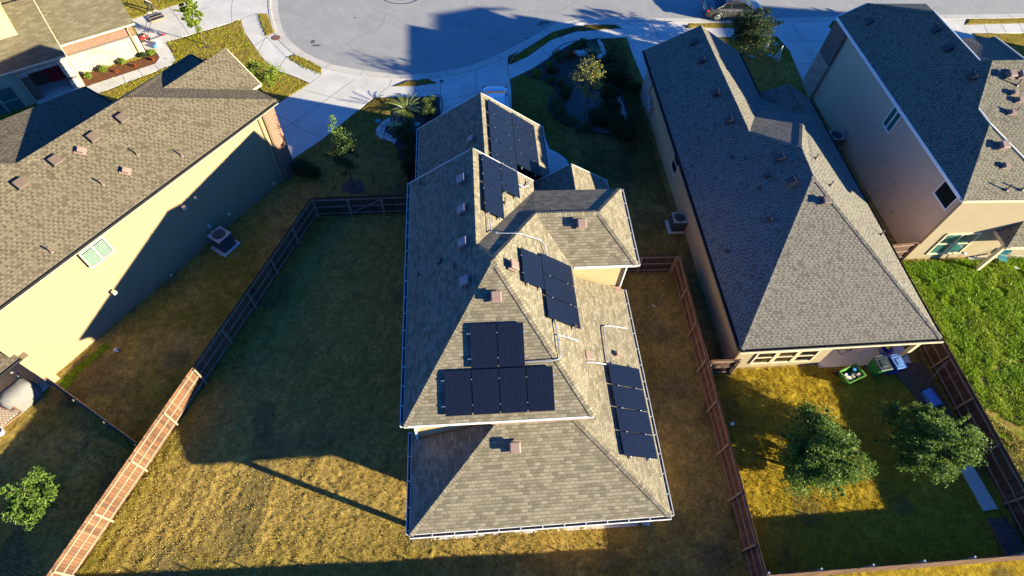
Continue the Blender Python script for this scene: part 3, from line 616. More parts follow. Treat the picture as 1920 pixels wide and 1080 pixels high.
vp = dict(R0=(6.62, 25.45, 4.48), R1=(6.62, 21.8, 4.48), E0=(9.03, 25.75, 2.75), E1=(9.05, 21.8, 2.75), W0=(4.15, 25.4, 2.76), W1=(4.15, 21.8, 2.76))
add_roof(H1, vp, [('R0', 'R1', 'E1', 'E0'), ('R0', 'W0', 'W1', 'R1')], M['sh_c'])
walls(H1, [(-2.4, 9.4), (4.93, 9.4), (4.93, 17.3), (8.36, 17.3), (8.36, 21.75), (3.55, 21.75), (3.55, 22.45), (-2.4, 22.45)], 0, 5.68, 'side_c')
walls(H1, [(2.65, 5.7), (8.34, 5.7), (8.34, 17.28), (4.9, 17.28), (4.9, 9.38), (2.65, 9.38)], 0, 3.1, 'side_c', 'lower_wall')
walls(H1, [(-2.3, 22.5), (5.05, 22.5), (5.05, 30.3), (-2.3, 30.3)], 0, 2.66, 'brick', 'garage_wall')
gable(H1, (5.05, 30.3), (-2.3, 30.3), (1.38, 30.3, 5.5), 2.6, 'side_c'); gable(H1, (3.6, 22.47), (-2.4, 22.47), (.6, 22.47, 8.0), 5.6, 'side_c')
walls(H1, [(4.9, 21.6), (8.6, 21.6), (8.6, 22.4), (4.9, 22.4)], 0, 2.66, 'side_c', 'entry_wall')
walls(H1, [(-2.6, 5.5), (8.5, 5.5), (8.5, 9.6), (-2.6, 9.6)], -.1, .06, 'conc', 'patio_slab')
for x, y in ((-2.42, 5.95),): mb = MB(); mb.box((x, y, 1.56), (.2, .2, 3.0)); mb.box((x, y, .12), (.27, .27, .15)); mb.build('patio_post', M['trim'], H1)
for x, y in ((8.5, 25.2), (6.0, 25.15)): mb = MB(); mb.box((x, y, 1.36), (.22, .22, 2.6)); mb.build('porch_post', M['trim'], H1)
mb = MB(); mb.bar((-2.42, 5.75, 2.97), (2.7, 5.75, 2.97), .14, .24); mb.bar((-2.42, 5.75, 2.97), (-2.42, 9.4, 2.97), .14, .24); mb.build('patio_beam', M['trim'], H1)
for a, b, o in ((KR((-2.8, 5.3, 2.75)), KR((-2.8, 9.85, 2.75)), (-1, 0, 0)), (KR((-2.8, 5.3, 2.75)), KR((8.75, 5.35, 2.75)), (0, -1, 0)), (KR((8.75, 5.35, 2.75)), KR((8.75, 17.4, 2.75)), (1, 0, 0)), ((-2.83, 9.03, 5.8), (-2.83, 22.95, 5.8), (-1, 0, 0)),
                ((8.77, 16.93, 5.8), (8.81, 22.12, 5.8), (1, 0, 0)), ((-2.7, 30.75, 2.75), (-2.74, 22.9, 2.75), (-1, 0, 0)), ((5.46, 30.8, 2.75), (5.46, 25.95, 2.75), (1, 0, 0)), ((9.03, 25.75, 2.75), (9.05, 22.3, 2.75), (1, 0, 0))):
    gutter(H1, a, b, 'white', o)
fascia(H1, [((-2.83, 9.01, 5.8), (5.33, 9.01, 5.8)), ((5.5, 16.91, 5.8), (8.77, 16.91, 5.8)), ((5.46, 30.8, 2.75), (1.38, 30.47, 5.8)), ((1.38, 30.47, 5.8), (-2.7, 30.77, 2.75)), ((-2.83, 22.97, 5.8), (.62, 22.87, 8.36)), ((.62, 22.87, 8.36), (3.97, 22.92, 5.8)), ((9.03, 25.77, 2.75), (6.62, 25.47, 4.48)), ((6.62, 25.47, 4.48), (4.15, 25.42, 2.76))], 'white', .15)
fl = MB(); fl.bar((1.05, 9.34, 5.28), (4.75, 9.34, 5.28), .1, .12); fl.bar((.9, 9.2, 5.24), (4.9, 9.2, 5.22), .2, .03); fl.box((4.98, 9.25, 5.14), (.25, .3, .05)); fl.build('flashing', M['flash'], H1); fl = MB(); fl.box((8.25, 17.0, 3.42), (.35, .35, .04)); fl.build('flashing', M['flash'], H1)
def downspout(house, pts, mat='white'):
    mb = MB()
    for a, b in zip(pts[:-1], pts[1:]): mb.bar(a, b, .08, .06)
    return mb.build('downspout', M[mat], house)
downspout(H1, [(-2.86, 9.2, 5.65), (-2.47, 9.33, 5.35), (-2.47, 9.33, 3.1)]); downspout(H1, [(-2.43, 9.36, 5.6), (-2.43, 9.36, 3.05)], 'trim')
downspout(H1, [(8.41, 17.24, 5.6), (8.41, 17.24, 3.1)]); downspout(H1, [(4.97, 9.33, 5.6), (4.97, 9.33, 4.9)])
window(H1, (-2.4, 9.4), (-2.4, 22), 3.0, 4.1, 3.6, 5.0, (-1, 0), 'trim', sash=(1, 2)); window(H1, (-2.4, 9.4), (-2.4, 22), 7.2, 8.3, 3.6, 5.0, (-1, 0), 'trim', sash=(1, 2))
mb = MB(); mb.box((1.38, 30.36, 1.2), (5.2, .08, 2.3))
for i in range(1, 4): mb.box((1.38, 30.41, .05+i*.58), (5.2, .03, .03))
mb.build('garage_door', M['white'], H1)
cWs, cEs = (.744, 0), (-.751, 0)
for p, s in (((-0.02,21.01,8.01), .5), ((-0.05,19.02,7.99), .5), ((-0.05,16.99,7.99), .5), ((-0.02,14.8,8.01), .5), ): box_vent(H1, p, s, .13, 'vent_m', slope=cWs)
box_vent(H1, (0.63,26.77,5.37), .42, .12, 'vent_m', slope=(.75, 0))
box_vent(H1, (1.3,13.79,8.21), .5, .24, slope=(0, .48)); box_vent(H1, (2.14,15.31,8.32), .5, .2, slope=cEs); box_vent(H1, (5.98,18.83,6.85), .5, .24, slope=(0, .5))
box_vent(H1, (1.86,8.18,4.83), .52, .26, slope=(0, .51)); box_vent(H1, (5.78,12.47,4.67), .5, .1, slope=(-.5, 0)); slant_vent(H1, (7.37,12.88,3.81), .26, slope=(-.5, 0))
box_vent(H1, (-1.21,16.67,7.01), .28, .11, 'vent_a', slope=cWs); pipe(H1, (-0.52,15.96,7.52)); pipe(H1, (-2.28,16.46,6.21), .25); pipe(H1, (2.16,20.09,7.19), .36); pipe(H1, (-2.24,22.38,6.24), .25); pipe(H1, (5.02,13.24,6.03), .3)
# solar arrays: every panel a framed laminate on rails, one group per roof slope
def array(slope, O, U, D, cells, w_, l_, lift=.13, gap=.055, cells_along='l'):
    """O top corner on the slope, U unit along the eave, D unit down the slope; cells = list of (i, j, turned)"""
    U, D = V(U).normalized(), V(D).normalized(); n = U.cross(D).normalized()
    if n.z < 0: n = -n
    root = MB(); rows = {}
    A = V(O)+n*lift
    for (u, d, pu, pd) in cells:
        for f in (.22, .78):
            q = A+D*(d+pd*f)-n*.05; root.bar(q+U*(u-.12), q+U*(u+pu+.12), .04, .05, up=n)
            for g in (.04, .96): r = A+D*(d+pd*f)+U*(u+pu*g); root.bar(r-n*.12, r-n*.04, .05, .05)
    R = root.build('solar_array', M['galv'], H1)
    for (u, d, pu, pd) in cells:
        p = MB(); a = A+U*u+D*d; c = a+U*pu/2+D*pd/2; Mx = Matrix((U, D, n)).transposed()
        p.box(c-n*.005, (pu-gap, pd-gap, .038), M=Mx, mi=1)
        e = .022; k = n*.0155; q = [a+U*e+D*e, a+U*(pu-e)+D*e, a+U*(pu-e)+D*(pd-e), a+U*e+D*(pd-e)]; q = [x+k for x in q]
        uv = [(0, 0), (pu, 0), (pu, pd), (0, pd)]
        if pu > pd: uv = [(y, x) for x, y in uv]
        if face_n(q).dot(n) < 0: q = q[::-1]; uv = uv[::-1]
        p.face(q, uv, 0)
        if pu < pd:
            for f in (.22, .78): p.box(a+D*pd*f+n*.02, (.035, .035, .02), M=Mx, mi=2)
        else:
            for f in (.25, .75): p.box(a+U*pu*f+n*.02, (.035, .035, .02), M=Mx, mi=2)
        p.build('solar_panel', [M['solar'], M['pframe'], M['galv']], R)
    return R
e_dn = (1, 0, -.75)
PW, PL = 1.165, 1.955
# on the garage (east slope): landscape modules, five and four rows
array('g', (1.69, 29.98, 5.57), (0, -1, 0), e_dn, [(i*PW-.05, 0, PW, PL) for i in range(5)]+[(i*PW-.18, PL, PW, PL) for i in range(4)], PW, PL)
# on the front gable (east slope): three portrait modules
array('m', (.98, 22.72, 8.08), (0, -1, 0), e_dn, [(.05, 0, PL, 1.235), (PL+.05, 0, PL, 1.235), (.0, 1.235, PL, 1.235)], PW, PL)
array('p', (2.53, 16.62, 7.91), (0, -1, 0), (1, 0, -.751), [(.0, 0, PL, 1.29)]+[(-.22+i*1.215, 1.29, 1.215, 2.1) for i in range(3)], PW, PL)
array('r', (-1.08, 12.81, 7.62), (1, 0, 0), (0, -1, -.48), [(1.17, 0, 1.18, PL-.02), (2.35, 0, 1.18, PL-.02)]+[(i*1.18, PL, 1.18, PL-.02) for i in range(4)], PW, PL)
array('e', KR((6.76, 12.45, 3.76)), (0, -1, 0), (1, 0, -.5), [(i*PW*KG, 0, PW*KG, PL+.03) for i in range(4)], PW, PL)
def conduit(pts, r=.026, label='conduit'):
    mb = MB(); P = [V(p) for p in pts]; out = [P[0]]
    for i in range(1, len(P)-1):
        a, b = (P[i-1]-P[i]).normalized(), (P[i+1]-P[i]).normalized(); k = min(.22, (P[i-1]-P[i]).length*.4, (P[i+1]-P[i]).length*.4)
        for q in range(5): t_ = q/4; out.append((P[i]+a*k)*(1-t_)**2+P[i]*2*t_*(1-t_)+(P[i]+b*k)*t_*t_)
    out.append(P[-1]); mb.tube(out, r, 8)
    for q in (out[len(out)//3],): mb.box(q, (.14, .1, .05))
    return mb.build('conduit', M['galv'], H1)
conduit([(1.28,18.5,7.98), (1.3,17.61,7.99), ((1.65,17.44,8.06)), (2.58,17.39,8.08), (3.85,17.69,7.06), (4.01,16.84,6.92)])
conduit([(3.98,13.15,6.97), (4.01,12.4,6.94), (4.0,11.28,6.95), (3.61,11.18,6.98), (2.49,11.18,6.96)])
conduit([(4.0,12.46,6.93), (4.49,12.52,6.56), (5.09,12.52,6.11)], .03)
conduit([(8.29,14.52,3.47), (7.53,14.47,3.85), (6.88,14.38,4.18), (6.83,13.45,4.2), (6.79,12.27,4.22)], .03)
conduit([(5.62,12.07,4.8), (6.11,12.14,4.56), (6.63,12.15,4.3)], .03)
conduit([(2.98,21.82,6.7), (3.25,21.81,6.5), (3.58,22.04,6.28), (3.71,22.49,6.18)], .035)
# ---------------------------------------------------------------- the long single storey house to its right
H3 = empty('house', (20, 25, 0), 'long single storey house with grey shingle roof right of the solar house', 'house')
KC = .967; KP = lambda p: (p[0]*KC, p[1]*KC, 30-(30-p[2])*KC)
vs = dict(A=(14.35, 13.35, 2.8), B=(25.65, 13.45, 2.8), P=(20.13, 22.57, 6.0), Q=(20.2, 24.82, 6.04), J=(18.2, 27.4, 4.98), F=(17.95, 38.75, 4.98), FL=(14.25, 38.95, 2.8), FR=(21.62, 38.6, 2.8), VF=(21.7, 33.3, 2.8),
          G0=(23.28, 30.3, 3.93), G1=(23.35, 33.4, 3.93), GW=(21.72, 33.72, 2.95), GE=(25.3, 33.15, 2.8))
vs = {k: KP(v) for k, v in vs.items()}
add_roof(H3, vs, [('A', 'P', 'Q', 'J', 'F', 'FL'), ('A', 'B', 'P'), ('B', 'GE', 'G1', 'G0', 'Q', 'P'), ('J', 'Q', 'G0', 'VF'), ('J', 'VF', 'FR', 'F'), ('G0', 'G1', 'GW', 'VF')], M['sh_g'])
walls(H3, [(14.62, 13.72), (19.8, 13.72), (19.8, 16.6), (24.4, 16.6), (24.1, 31.7), (21.4, 31.8), (20.6, 33), (20.6, 37.0), (14.3, 37.1)], 0, 3.55, 'side_c')
walls(H3, [(14.24, 35.6), (15.3, 35.6), (15.3, 37.25), (14.22, 37.25)], 0, 3.5, 'stone', 'stone_pier')
mb = MB(); mb.box((17.5, 37.12, 1.3), (4.8, .08, 2.5)); mb.build('garage_door', M['trim'], H3)
gable(H3, (20.6, 37.05), (14.4, 37.05), (17.4, 37.05, 5.55), 3.45, 'side_c')
for a, b, o in (((14.35, 13.35, 2.8), (14.25, 38.95, 2.8), (-1, 0, 0)), ((25.65, 13.45, 2.8), (25.3, 33.15, 2.8), (1, 0, 0)), ((21.62, 38.6, 2.8), (21.7, 33.8, 2.8), (1, 0, 0))): gutter(H3, KP(a), KP(b), 'black', o, w_=.12)
gutter(H3, KP((14.35, 13.35, 2.8)), KP((25.65, 13.45, 2.8)), 'black', (0, -1, 0), w_=.12); fascia(H3, [(KP((14.3, 13.18, 2.74)), KP((25.75, 13.28, 2.74)))], 'trim', .12)
fascia(H3, [(KP((14.25, 38.97, 2.8)), KP((17.95, 38.77, 4.98))), (KP((17.95, 38.77, 4.98)), KP((21.62, 38.62, 2.8)))], 'trim', .14)
walls(H3, [(14.73, 13.55), (20.0, 13.55), (20.0, 13.7), (14.73, 13.7)], .0, 3.5, 'side_dr', 'rear_wall')
for s in (.94, 2.15, 3.36): window(H3, (14.8, 13.55), (20, 13.55), s, s+1.08, .62, 1.95, (0, -1), 'trim', 'glass_d', (1, 2), rim=.09)
window(H3, (14.62, 13.72), (14.3, 37.1), 13.6, 14.7, 1.2, 2.6, (-1, 0), 'trim', 'glass_d', (1, 2))
walls(H3, [(19.98, 13.3), (25.6, 13.3), (25.6, 16.62), (19.98, 16.62)], -.1, .07, 'conc', 'patio_slab')
mb = MB(); mb.box((24.7, 13.5, 1.8), (.2, .2, 3.4)); mb.build('patio_post', M['trim'], H3)
for y in (36.3, 25.2): mb = MB(); mb.bar((14.67, y, .1), (14.67, y, 3.4), .1, .1); mb.build('downspout', M['brick_dk'], H3)
downspout(H3, [(13.95, 13.1, 3.5), (14.55, 13.5, 3.0), (14.6, 13.5, .1)], 'trim_a')
um = MB(); um.box((14.2, 34.9, 1.35), (.22, .5, .75)); um.box((14.18, 34.3, 1.15), (.24, .32, .5)); um.lathe([(.14, 0), (.14, .12)], (14.1, 34.3, 1.1), 12); um.tube([(14.2, 34.6, 1.0), (14.2, 34.6, .1)], .035); um.tube([(14.2, 35.05, 1.0), (14.2, 35.05, .1)], .03); um.box((14.2, 35.35, .75), (.16, .25, .4)); um.build('utility_meter', M['ac'], H3, bevel=.02)
C_W = (.59, 0)
for p in ([(16.58,36.1,5.41),(16.65,34.01,5.45),(16.69,30.58,5.47),(16.78,27.91,5.53),(18.31,23.68,6.43),(18.34,21.78,6.45)]): box_vent(H3, p, .5, .13, 'vent_shade', slope=C_W)
for p in ([(17.48,22.75,5.94),(16.81,19.85,5.54)]): box_vent(H3, p, .34, .12, 'vent_shade', slope=C_W)
for p in ([(16.27,25.07,5.17),(16.87,24.6,5.52),(16.93,22.13,5.56),(14.57,18.77,4.16)]): pipe(H3, p, .16, .04, 'vent_shade')
box_vent(H3, (19.82,20.33,6.38), .45, .22, 'vent_dk', slope=(0, .35))
for p in ([(20.76,23.91,6.05),(20.88,21.81,5.99),(24.13,19.66,4.07)]): pipe(H3, p, .32)
for p in ([(22.44,29.87,5.07)]): slant_vent(H3, p, .3, 'vent_dk', slope=(-.59, 0))
# ---------------------------------------------------------------- the tall house at the right edge
H4 = empty('house', (34, 29, 0), 'tall two storey house with greige siding at the right edge', 'house')
vs = dict(E0=(28.45, 20.6, 5.8), E1=(27.95, 38.5, 5.8), T1=(29.5, 38.3, 6.95), T2=(31.7, 34.65, 8.57), T3=(32.0, 29.3, 8.65), T4=(32.45, 28.95, 8.9), T5=(30.9, 26.1, 7.68), T6=(30.9, 24.75, 7.68), N1=(33.49, 37.7, 7.3),
          Q0=(34.6, 29.0, 8.9), Q4=(40.5, 24.0, 6.77), Q1=(40.5, 20.5, 5.27), S3=(30.9, 24.75, 7.14), S4=(33.3, 22.3, 6.04), S5=(36.3, 20.55, 5.29), Q2=(36.3, 20.55, 5.6), Q3=(33.3, 22.3, 6.4), F1=(35.12, 34.79, 6.5), F2=(37.78, 34.9, 6.5))
KD = .983; KQ = lambda p: (p[0]*KD, p[1]*KD, 30-(30-p[2])*KD); vs = {k: KQ(v) for k, v in vs.items()}
add_roof(H4, vs, [('E0', 'T6', 'T5', 'T4', 'T3', 'T2', 'T1', 'E1'), ('T1', 'T2', 'N1'), ('E0', 'Q2', 'Q3', 'T6'), ('S3', 'S4', 'S5', 'Q1', 'Q4', 'Q0', 'T4', 'T5'), ('T4', 'Q0', 'F2', 'F1', 'T3'), ('Q0', 'Q4', 'F2')], M['sh_d'])
fascia(H4, [((27.947, 20.250, 6.231), (27.455, 37.846, 6.231))], 'white', .2, .05, -.1); fascia(H4, [((27.966, 20.220, 6.211), (39.812, 20.122, 6.034))], 'trim', .16)
fascia(H4, [((31.161, 34.061, 8.964), (31.456, 28.802, 9.042)), ((30.375, 25.656, 8.099), (30.375, 24.329, 8.099)), ((30.375, 24.329, 8.099), (32.734, 21.921, 6.850)), ((32.734, 21.921, 6.850), (35.683, 20.201, 6.064)), ((27.475, 37.865, 6.211), (28.998, 37.669, 7.342)), ((34.012, 28.507, 9.308), (37.138, 34.307, 6.949))], 'white', .05, .05, .015, 'roof_trim')
walls(H4, [(28.68, 20.8), (40.2, 20.8), (40.2, 24), (37, 33.8), (33, 33.8), (32.6, 37), (28.5, 38.2), (28.15, 38.2), (28.15, 37.2)], 0, 6.3, 'side_d'); walls(H4, [(30.2, 24.5), (37, 24.5), (36.5, 32.5), (30.6, 34)], 6.0, 7.3, 'side_d', 'hidden_sun_block')  # upper inner block is unseen, added to stop sun leaking under the roof
walls(H4, [(28.60, 20.62), (40.2, 20.62), (40.2, 20.79), (28.60, 20.79)], 0, 5.95, 'side_dr', 'rear_wall')
walls(H4, [(27.9, 36.6), (28.6, 36.6), (28.6, 38.45), (27.9, 38.45)], 0, 3.0, 'stone', 'stone_pier'); walls(H4, [(27.93, 36.6), (28.6, 36.6), (28.6, 38.43), (27.93, 38.43)], 3.0, 5.95, 'brick_dk', 'brick_pier')
wd0, wd1 = (28.66, 20.62), (28.14, 37.5)
window(H4, wd0, wd1, 7.5, 8.46, 4.02, 5.5, (-1, -.03), 'white', 'glass_t', (2, 1)); window(H4, wd0, wd1, .47, 1.88, 4.38, 5.55, (-1, -.03), 'white', 'glass_d', (1, 1))
window(H4, (28.6, 20.62), (45, 20.62), 1.1, 3.3, .64, 2.66, (0, -1), 'trim', 'glass_t', (2, 2), rim=.1)
for (s, z) in ((15.6, .9), (3.2, 1.0), (6.3, 2.6), (4.6, 2.3), (10.2, 1.1), (5.2, .8)): mb = MB(); mb.box((28.66-.031*s-.06, 20.62+s, z), (.12, .2, .2)); mb.build('wall_vent', M['side_d'], H4)
walls(H4, [(32.9, 19.5), (45, 19.5), (45, 20.62), (32.9, 20.62)], -.1, .1, 'conc', 'patio_slab')
mb = MB(); mb.box((33.0, 19.6, 1.4), (.22, .22, 2.6)); mb.build('patio_post', M['trim'], H4)
vq = dict(a=(32.75, 19.3, 2.85), b=(45, 19.3, 2.85), c=(33.9, 20.62, 3.7), d=(45, 20.62, 3.7), e=(32.75, 20.62, 2.85)); add_roof(H4, vq, [('a', 'b', 'd', 'c'), ('a', 'c', 'e')], M['sh_d'])
fascia(H4, [((32.73, 19.28, 2.85), (45, 19.28, 2.85)), ((32.73, 19.3, 2.85), (32.73, 20.6, 2.85))], 'trim', .2)
for p in ([(28.65,35.94,7.03),(30.79,32.6,8.64),(30.71,30.73,8.58),(30.76,27.91,8.62)]): box_vent(H4, p, .5, .13, 'vent_shade', slope=(.75, 0))
for p in ([(28.02,34.54,6.5),(28.3,24.76,6.71),(28.73,24.08,7.03)]): pipe(H4, p, .2)
for p in ([(32.7,27.49,8.95),(33.45,27.48,8.95)]): box_vent(H4, p, .5, .3, 'vent', slope=(0, .31))
for p in ([(32.83,26.52,8.48),(33.03,26.08,8.29),(32.4,25.38,7.99)]): slant_vent(H4, p, .3, slope=(0, .31))
for p in ([(33.15,27.01,8.63),(32.61,25.36,7.93)]): pipe(H4, p, .4)
box_vent(H4, (30.85,23.06,7.57), .5, .26, slope=(0, .33)); slant_vent(H4, (30.9,22.06,7.0), .3, slope=(0, .33)); pipe(H4, (30.71,20.78,6.41), .4); pipe(H4, (31.64,20.76,6.4), .4)
# ---------------------------------------------------------------- the house on the left
H2 = empty('house', (-18.9,25.82,0.0), 'two storey house with pale siding and sand shingle roof on the left', 'house')
LAT = lambda a, b, z: ((-10.92,29.88,5.9)[0]+(0.595,0.804,0.0)[0]*a+(-0.804,0.595,0.0)[0]*b, (-10.92,29.88,5.9)[1]+(0.595,0.804,0.0)[1]*a+(-0.804,0.595,0.0)[1]*b, z)
vs = {k: LAT(*p) for k, p in dict(E1=(0, 0, 5.9), E0=(-19.6, 0, 5.9), R0=(-6.3, 3.75, 8.46), R1=(-12.35, 3.8, 8.5), R2=(-15.8, 6.0, 9.95), S2=(-19.6, 6.0, 9.95), C2=(0, 7.5, 5.9), V1=(-5.72, 7.55, 5.9), V2=(-5.72, 10.1, 5.9), V3=(-11.4, 8.9, 8.1)).items()}
add_roof(H2, vs, [('E0', 'E1', 'R0', 'R1', 'R2', 'S2'), ('E1', 'C2', 'R0'), ('R0', 'C2', 'V1', 'R1'), ('R1', 'V1', 'V2', 'R2')], M['sh_a'])
vs = {k: LAT(*p) for k, p in dict(A=(-4.25, 3.95, 7.55), B=(.45, 3.95, 7.55), C=(.45, 1.75, 6.0), D=(-.35, 1.75, 6.04), E=(.45, 6.15, 6.0), F=(-.35, 6.15, 6.04)).items()}
add_roof(H2, vs, [('A', 'D', 'C', 'B'), ('A', 'B', 'E', 'F')], M['sh_a'])
LP = lambda l: [LAT(a, b, 0)[:2] for a, b in l]
walls(H2, LP([(-19.0, .12), (-.9, .3), (-.45, .3), (-.45, 7.1), (-6.1, 7.1), (-6.1, 9.7), (-19.0, 9.7)]), 0, 5.75, 'side_a')
walls(H2, LP([(-1.16, .1), (-.3, .12), (-.3, 7.2), (-.6, 7.2), (-.6, .5), (-1.16, .48)]), 0, 5.7, 'brick', 'brick_pier')
gable(H2, LAT(-.3, 1.9, 0)[:2], LAT(-.3, 6.0, 0)[:2], LAT(-.3, 3.95, 7.4), 5.6, 'side_a')
gutter(H2, LAT(-19.6, 0, 5.9), LAT(0, 0, 5.9), 'black', LAT(0, -1, 0)[0:2]and(V(LAT(0, -1, 0))-V(LAT(0, 0, 0))), w_=.1)
gutter(H2, LAT(0, 0, 5.9), LAT(0, 1.6, 5.9), 'black', V(LAT(1, 0, 0))-V(LAT(0, 0, 0)), w_=.1); gutter(H2, LAT(0, 6.3, 5.9), LAT(0, 7.5, 5.9), 'black', V(LAT(1, 0, 0))-V(LAT(0, 0, 0)), w_=.1); gutter(H2, LAT(-5.72, 7.6, 5.9), LAT(-5.72, 10.1, 5.9), 'black', V(LAT(1, 0, 0))-V(LAT(0, 0, 0)), w_=.1)
fascia(H2, [(LAT(.47, 1.75, 6.0), LAT(.47, 3.95, 7.55)), (LAT(.47, 3.95, 7.55), LAT(.47, 6.15, 6.0)), (LAT(-.35, 1.73, 6.02), LAT(.45, 1.73, 6.0)), (LAT(-19.6, .0, 5.78), LAT(0, .0, 5.78))], 'trim', .12, .05)
mb = MB(); mb.bar(LAT(-1.5, .2, .1), LAT(-1.5, .2, 5.5), .07, .09); mb.bar(LAT(-1.17, .17, .1), LAT(-1.17, .17, 5.6), .05, .06); mb.build('downspout', M['trim_a'], H2)
wa, wb = (-20.2, 17.15), (-12.72, 27.9)
window(H2, wa, wb, 2.1, 3.42, 4.45, 5.6, (0.8,-0.59,-0.0)[:2], 'trim', 'glass_d', (2, 1), True)
for (s, z, k) in [(2.06,2.21,0.2),(7.7,3.7,0.2),(8.53,3.73,0.14),(13.55,0.46,0.14),(4.92,0.33,0.1),(9.82,1.0,0.14)]:
    q = V((*wa, 0))+(V((*wb, 0))-V((*wa, 0))).normalized()*s; o = -V((-0.8,0.59,0.0)); q += o*.06; mb = MB(); mb.box((q.x, q.y, z), (k, k, k), rz=math.radians(54)); mb.build('wall_vent', M['trim'], H2)
aSl = (-0.546,0.404)
for p in ([(-17.66,25.87,8.08),(-18.69,24.46,8.07),(-19.96,22.8,8.1),(-21.05,21.3,8.09)]): box_vent(H2, p, .5, .13, 'vent_a', rz=math.radians(54), slope=aSl)
for p in ([(-19.14,23.65,7.93),(-17.4,23.27,6.83)]): slant_vent(H2, p, .3, 'vent', slope=aSl)
for p in ([(-17.0,24.3,6.96),(-15.19,24.92,6.23),(-18.23,22.32,6.84),(-19.83,18.59,6.2)]): pipe(H2, p, .36)
# its covered patio
vs = {k: LAT(*p) for k, p in dict(a=(-24, -.12, 2.85), b=(-18.75, -.12, 2.85), c=(-18.95, 2.6, 4.1), d=(-24, 2.6, 4.1)).items()}
add_roof(H2, vs, [('a', 'b', 'c', 'd')], M['sh_a'], name='patio_roof'); gutter(H2, LAT(-24, -.12, 2.85), LAT(-18.75, -.12, 2.85), 'black', V(LAT(0, -1, 0))-V(LAT(0, 0, 0)), w_=.1)
fascia(H2, [(LAT(-24, -.14, 2.78), LAT(-18.75, -.14, 2.78))], 'trim_a', .14)
walls(H2, LP([(-18.95, -.26), (-18.45, -.26), (-18.45, .1), (-18.95, .1)]), 0, 2.7, 'side_a', 'patio_pier'); walls(H2, LP([(-24, -.2), (-19.0, -.2), (-19.0, 2.6), (-24, 2.6)]), -.1, .08, 'conc', 'patio_slab')
walls(H2, LP([(-24, 2.6), (-19.0, 2.6), (-19.0, 2.8), (-24, 2.8)]), 0, 2.7, 'side_a', 'patio_wall')
# ---------------------------------------------------------------- the corner house at the top left
H5 = empty('house', (-30, 42, 0), 'corner house with white stone wall and olive shingle roof, at the top left', 'house')
BA, BB = V((-28.62,40.21,0.0)), V((-24.53,42.71,0.0)); bd = (BB-BA).normalized(); bn = V((-bd.y, bd.x, 0))
LB = lambda s, k, z=0: tuple(BA+bd*s+bn*k+V((0, 0, z)))
LBP = lambda l: [LB(*p)[:2] for p in l]
vs = {k: LB(*p) for k, p in dict(a=(0, -.45, 2.87), b=(5.25, -.45, 2.87), c=(5.25, 8, 7.07), d=(-9, 8, 7.07), e=(-9, 2.2, 4.17), f=(0, 2.2, 4.17)).items()}
add_roof(H5, vs, [('a', 'b', 'c', 'd', 'e', 'f')], M['sh_b'], cap=False)
walls(H5, LBP([(0, 0), (4.95, 0), (4.95, 7), (0, 7)]), 0, 1.72, 'stone', 'stone_wall'); walls(H5, LBP([(0, -.012), (4.96, -.012), (4.96, 7), (0, 7)]), 1.72, 2.85, 'brick', 'brick_wall')
mb = MB(); mb.bar(LB(.0, -.05, 1.75), LB(4.97, -.05, 1.75), .12, .09); mb.build('brick_ledge', M['brick_dk'], H5)
gutter(H5, LB(.1, -.45, 2.87), LB(5.25, -.45, 2.87), 'trim', -bn, w_=.09, h_=.09); downspout(H5, [LB(4.7, -.5, 2.7), LB(4.6, -.1, 2.4), LB(4.6, -.1, .1)], 'trim_a'); walls(H5, LBP([(4.7, -.05), (4.99, -.05), (4.99, .3), (4.7, .3)]), 0, 1.7, 'trim', 'corner_board')
vs = {k: LB(*p) for k, p in dict(a=(-3.95, -1.85, 2.9), b=(.12, -1.85, 2.9), c=(.12, 2.6, 4.9), d=(-3.95, 2.6, 4.9)).items()}
add_roof(H5, vs, [('a', 'b', 'c', 'd')], M['sh_b'], cap=False, name='porch_roof'); gutter(H5, LB(-3.95, -1.85, 2.9), LB(.12, -1.85, 2.9), 'trim', -bn, w_=.09, h_=.09)
fascia(H5, [(LB(.14, -1.85, 2.9), LB(.14, 2.6, 4.9))], 'trim', .12)
mb = MB()
for s0, s1, z0, z1 in ((-3.2, -2.65, 2.0, 2.78), (-.62, -.02, 0, 2.78), (-2.65, -.62, 2.15, 2.78)): mb.prism(LBP([(s0, -1.5), (s1, -1.5), (s1, -1.15), (s0, -1.15)]), z0, z1)
mb.build('stone_arch', M['stone_s'], H5)
walls(H5, LBP([(-3.2, -1.48), (-2.65, -1.48), (-2.65, -1.15), (-3.2, -1.15)]), 0, 2.0, 'brick_dk', 'brick_pier'); mb = MB(); mb.bar(LB(-.62, -1.53, .95), LB(.0, -1.53, .95), .06, .14); mb.build('brick_ledge', M['brick_dk'], H5)
walls(H5, LBP([(0.0, -1.52), (.1, -1.52), (.1, 0), (0.0, 0)]), 0, 2.8, 'stone', 'porch_return')
walls(H5, LBP([(-3.2, .1), (-.02, .1), (-.02, .4), (-3.2, .4)]), 0, 2.85, 'brick', 'porch_wall'); walls(H5, LBP([(-3.2, -1.1), (-2.95, -1.1), (-2.95, .1), (-3.2, .1)]), 0, 2.8, 'brick', 'porch_side_wall')
walls(H5, LBP([(-3.2, -1.9), (-.02, -1.9), (-.02, .4), (-3.2, .4)]), -.1, .12, 'conc', 'porch_slab')
mb = MB(); q = V(LB(-1.3, .06, 1.15)); mb.box(q, (.95, .08, 2.05), rz=math.atan2(bd.y, bd.x)); M['door_red'] = plain('door_red', (.40, .02, .03), .4); dr = mb.build('door', M['door_red'], H5); mb = MB(); mb.box(LB(-.93, -.02, 1.1), (.06, .06, .12)); mb.build('handle', M['galv'], dr)
walls(H5, LBP([(-14, -1.7), (-3.25, -1.7), (-3.25, 6), (-14, 6)]), 0, 2.85, 'side_b')
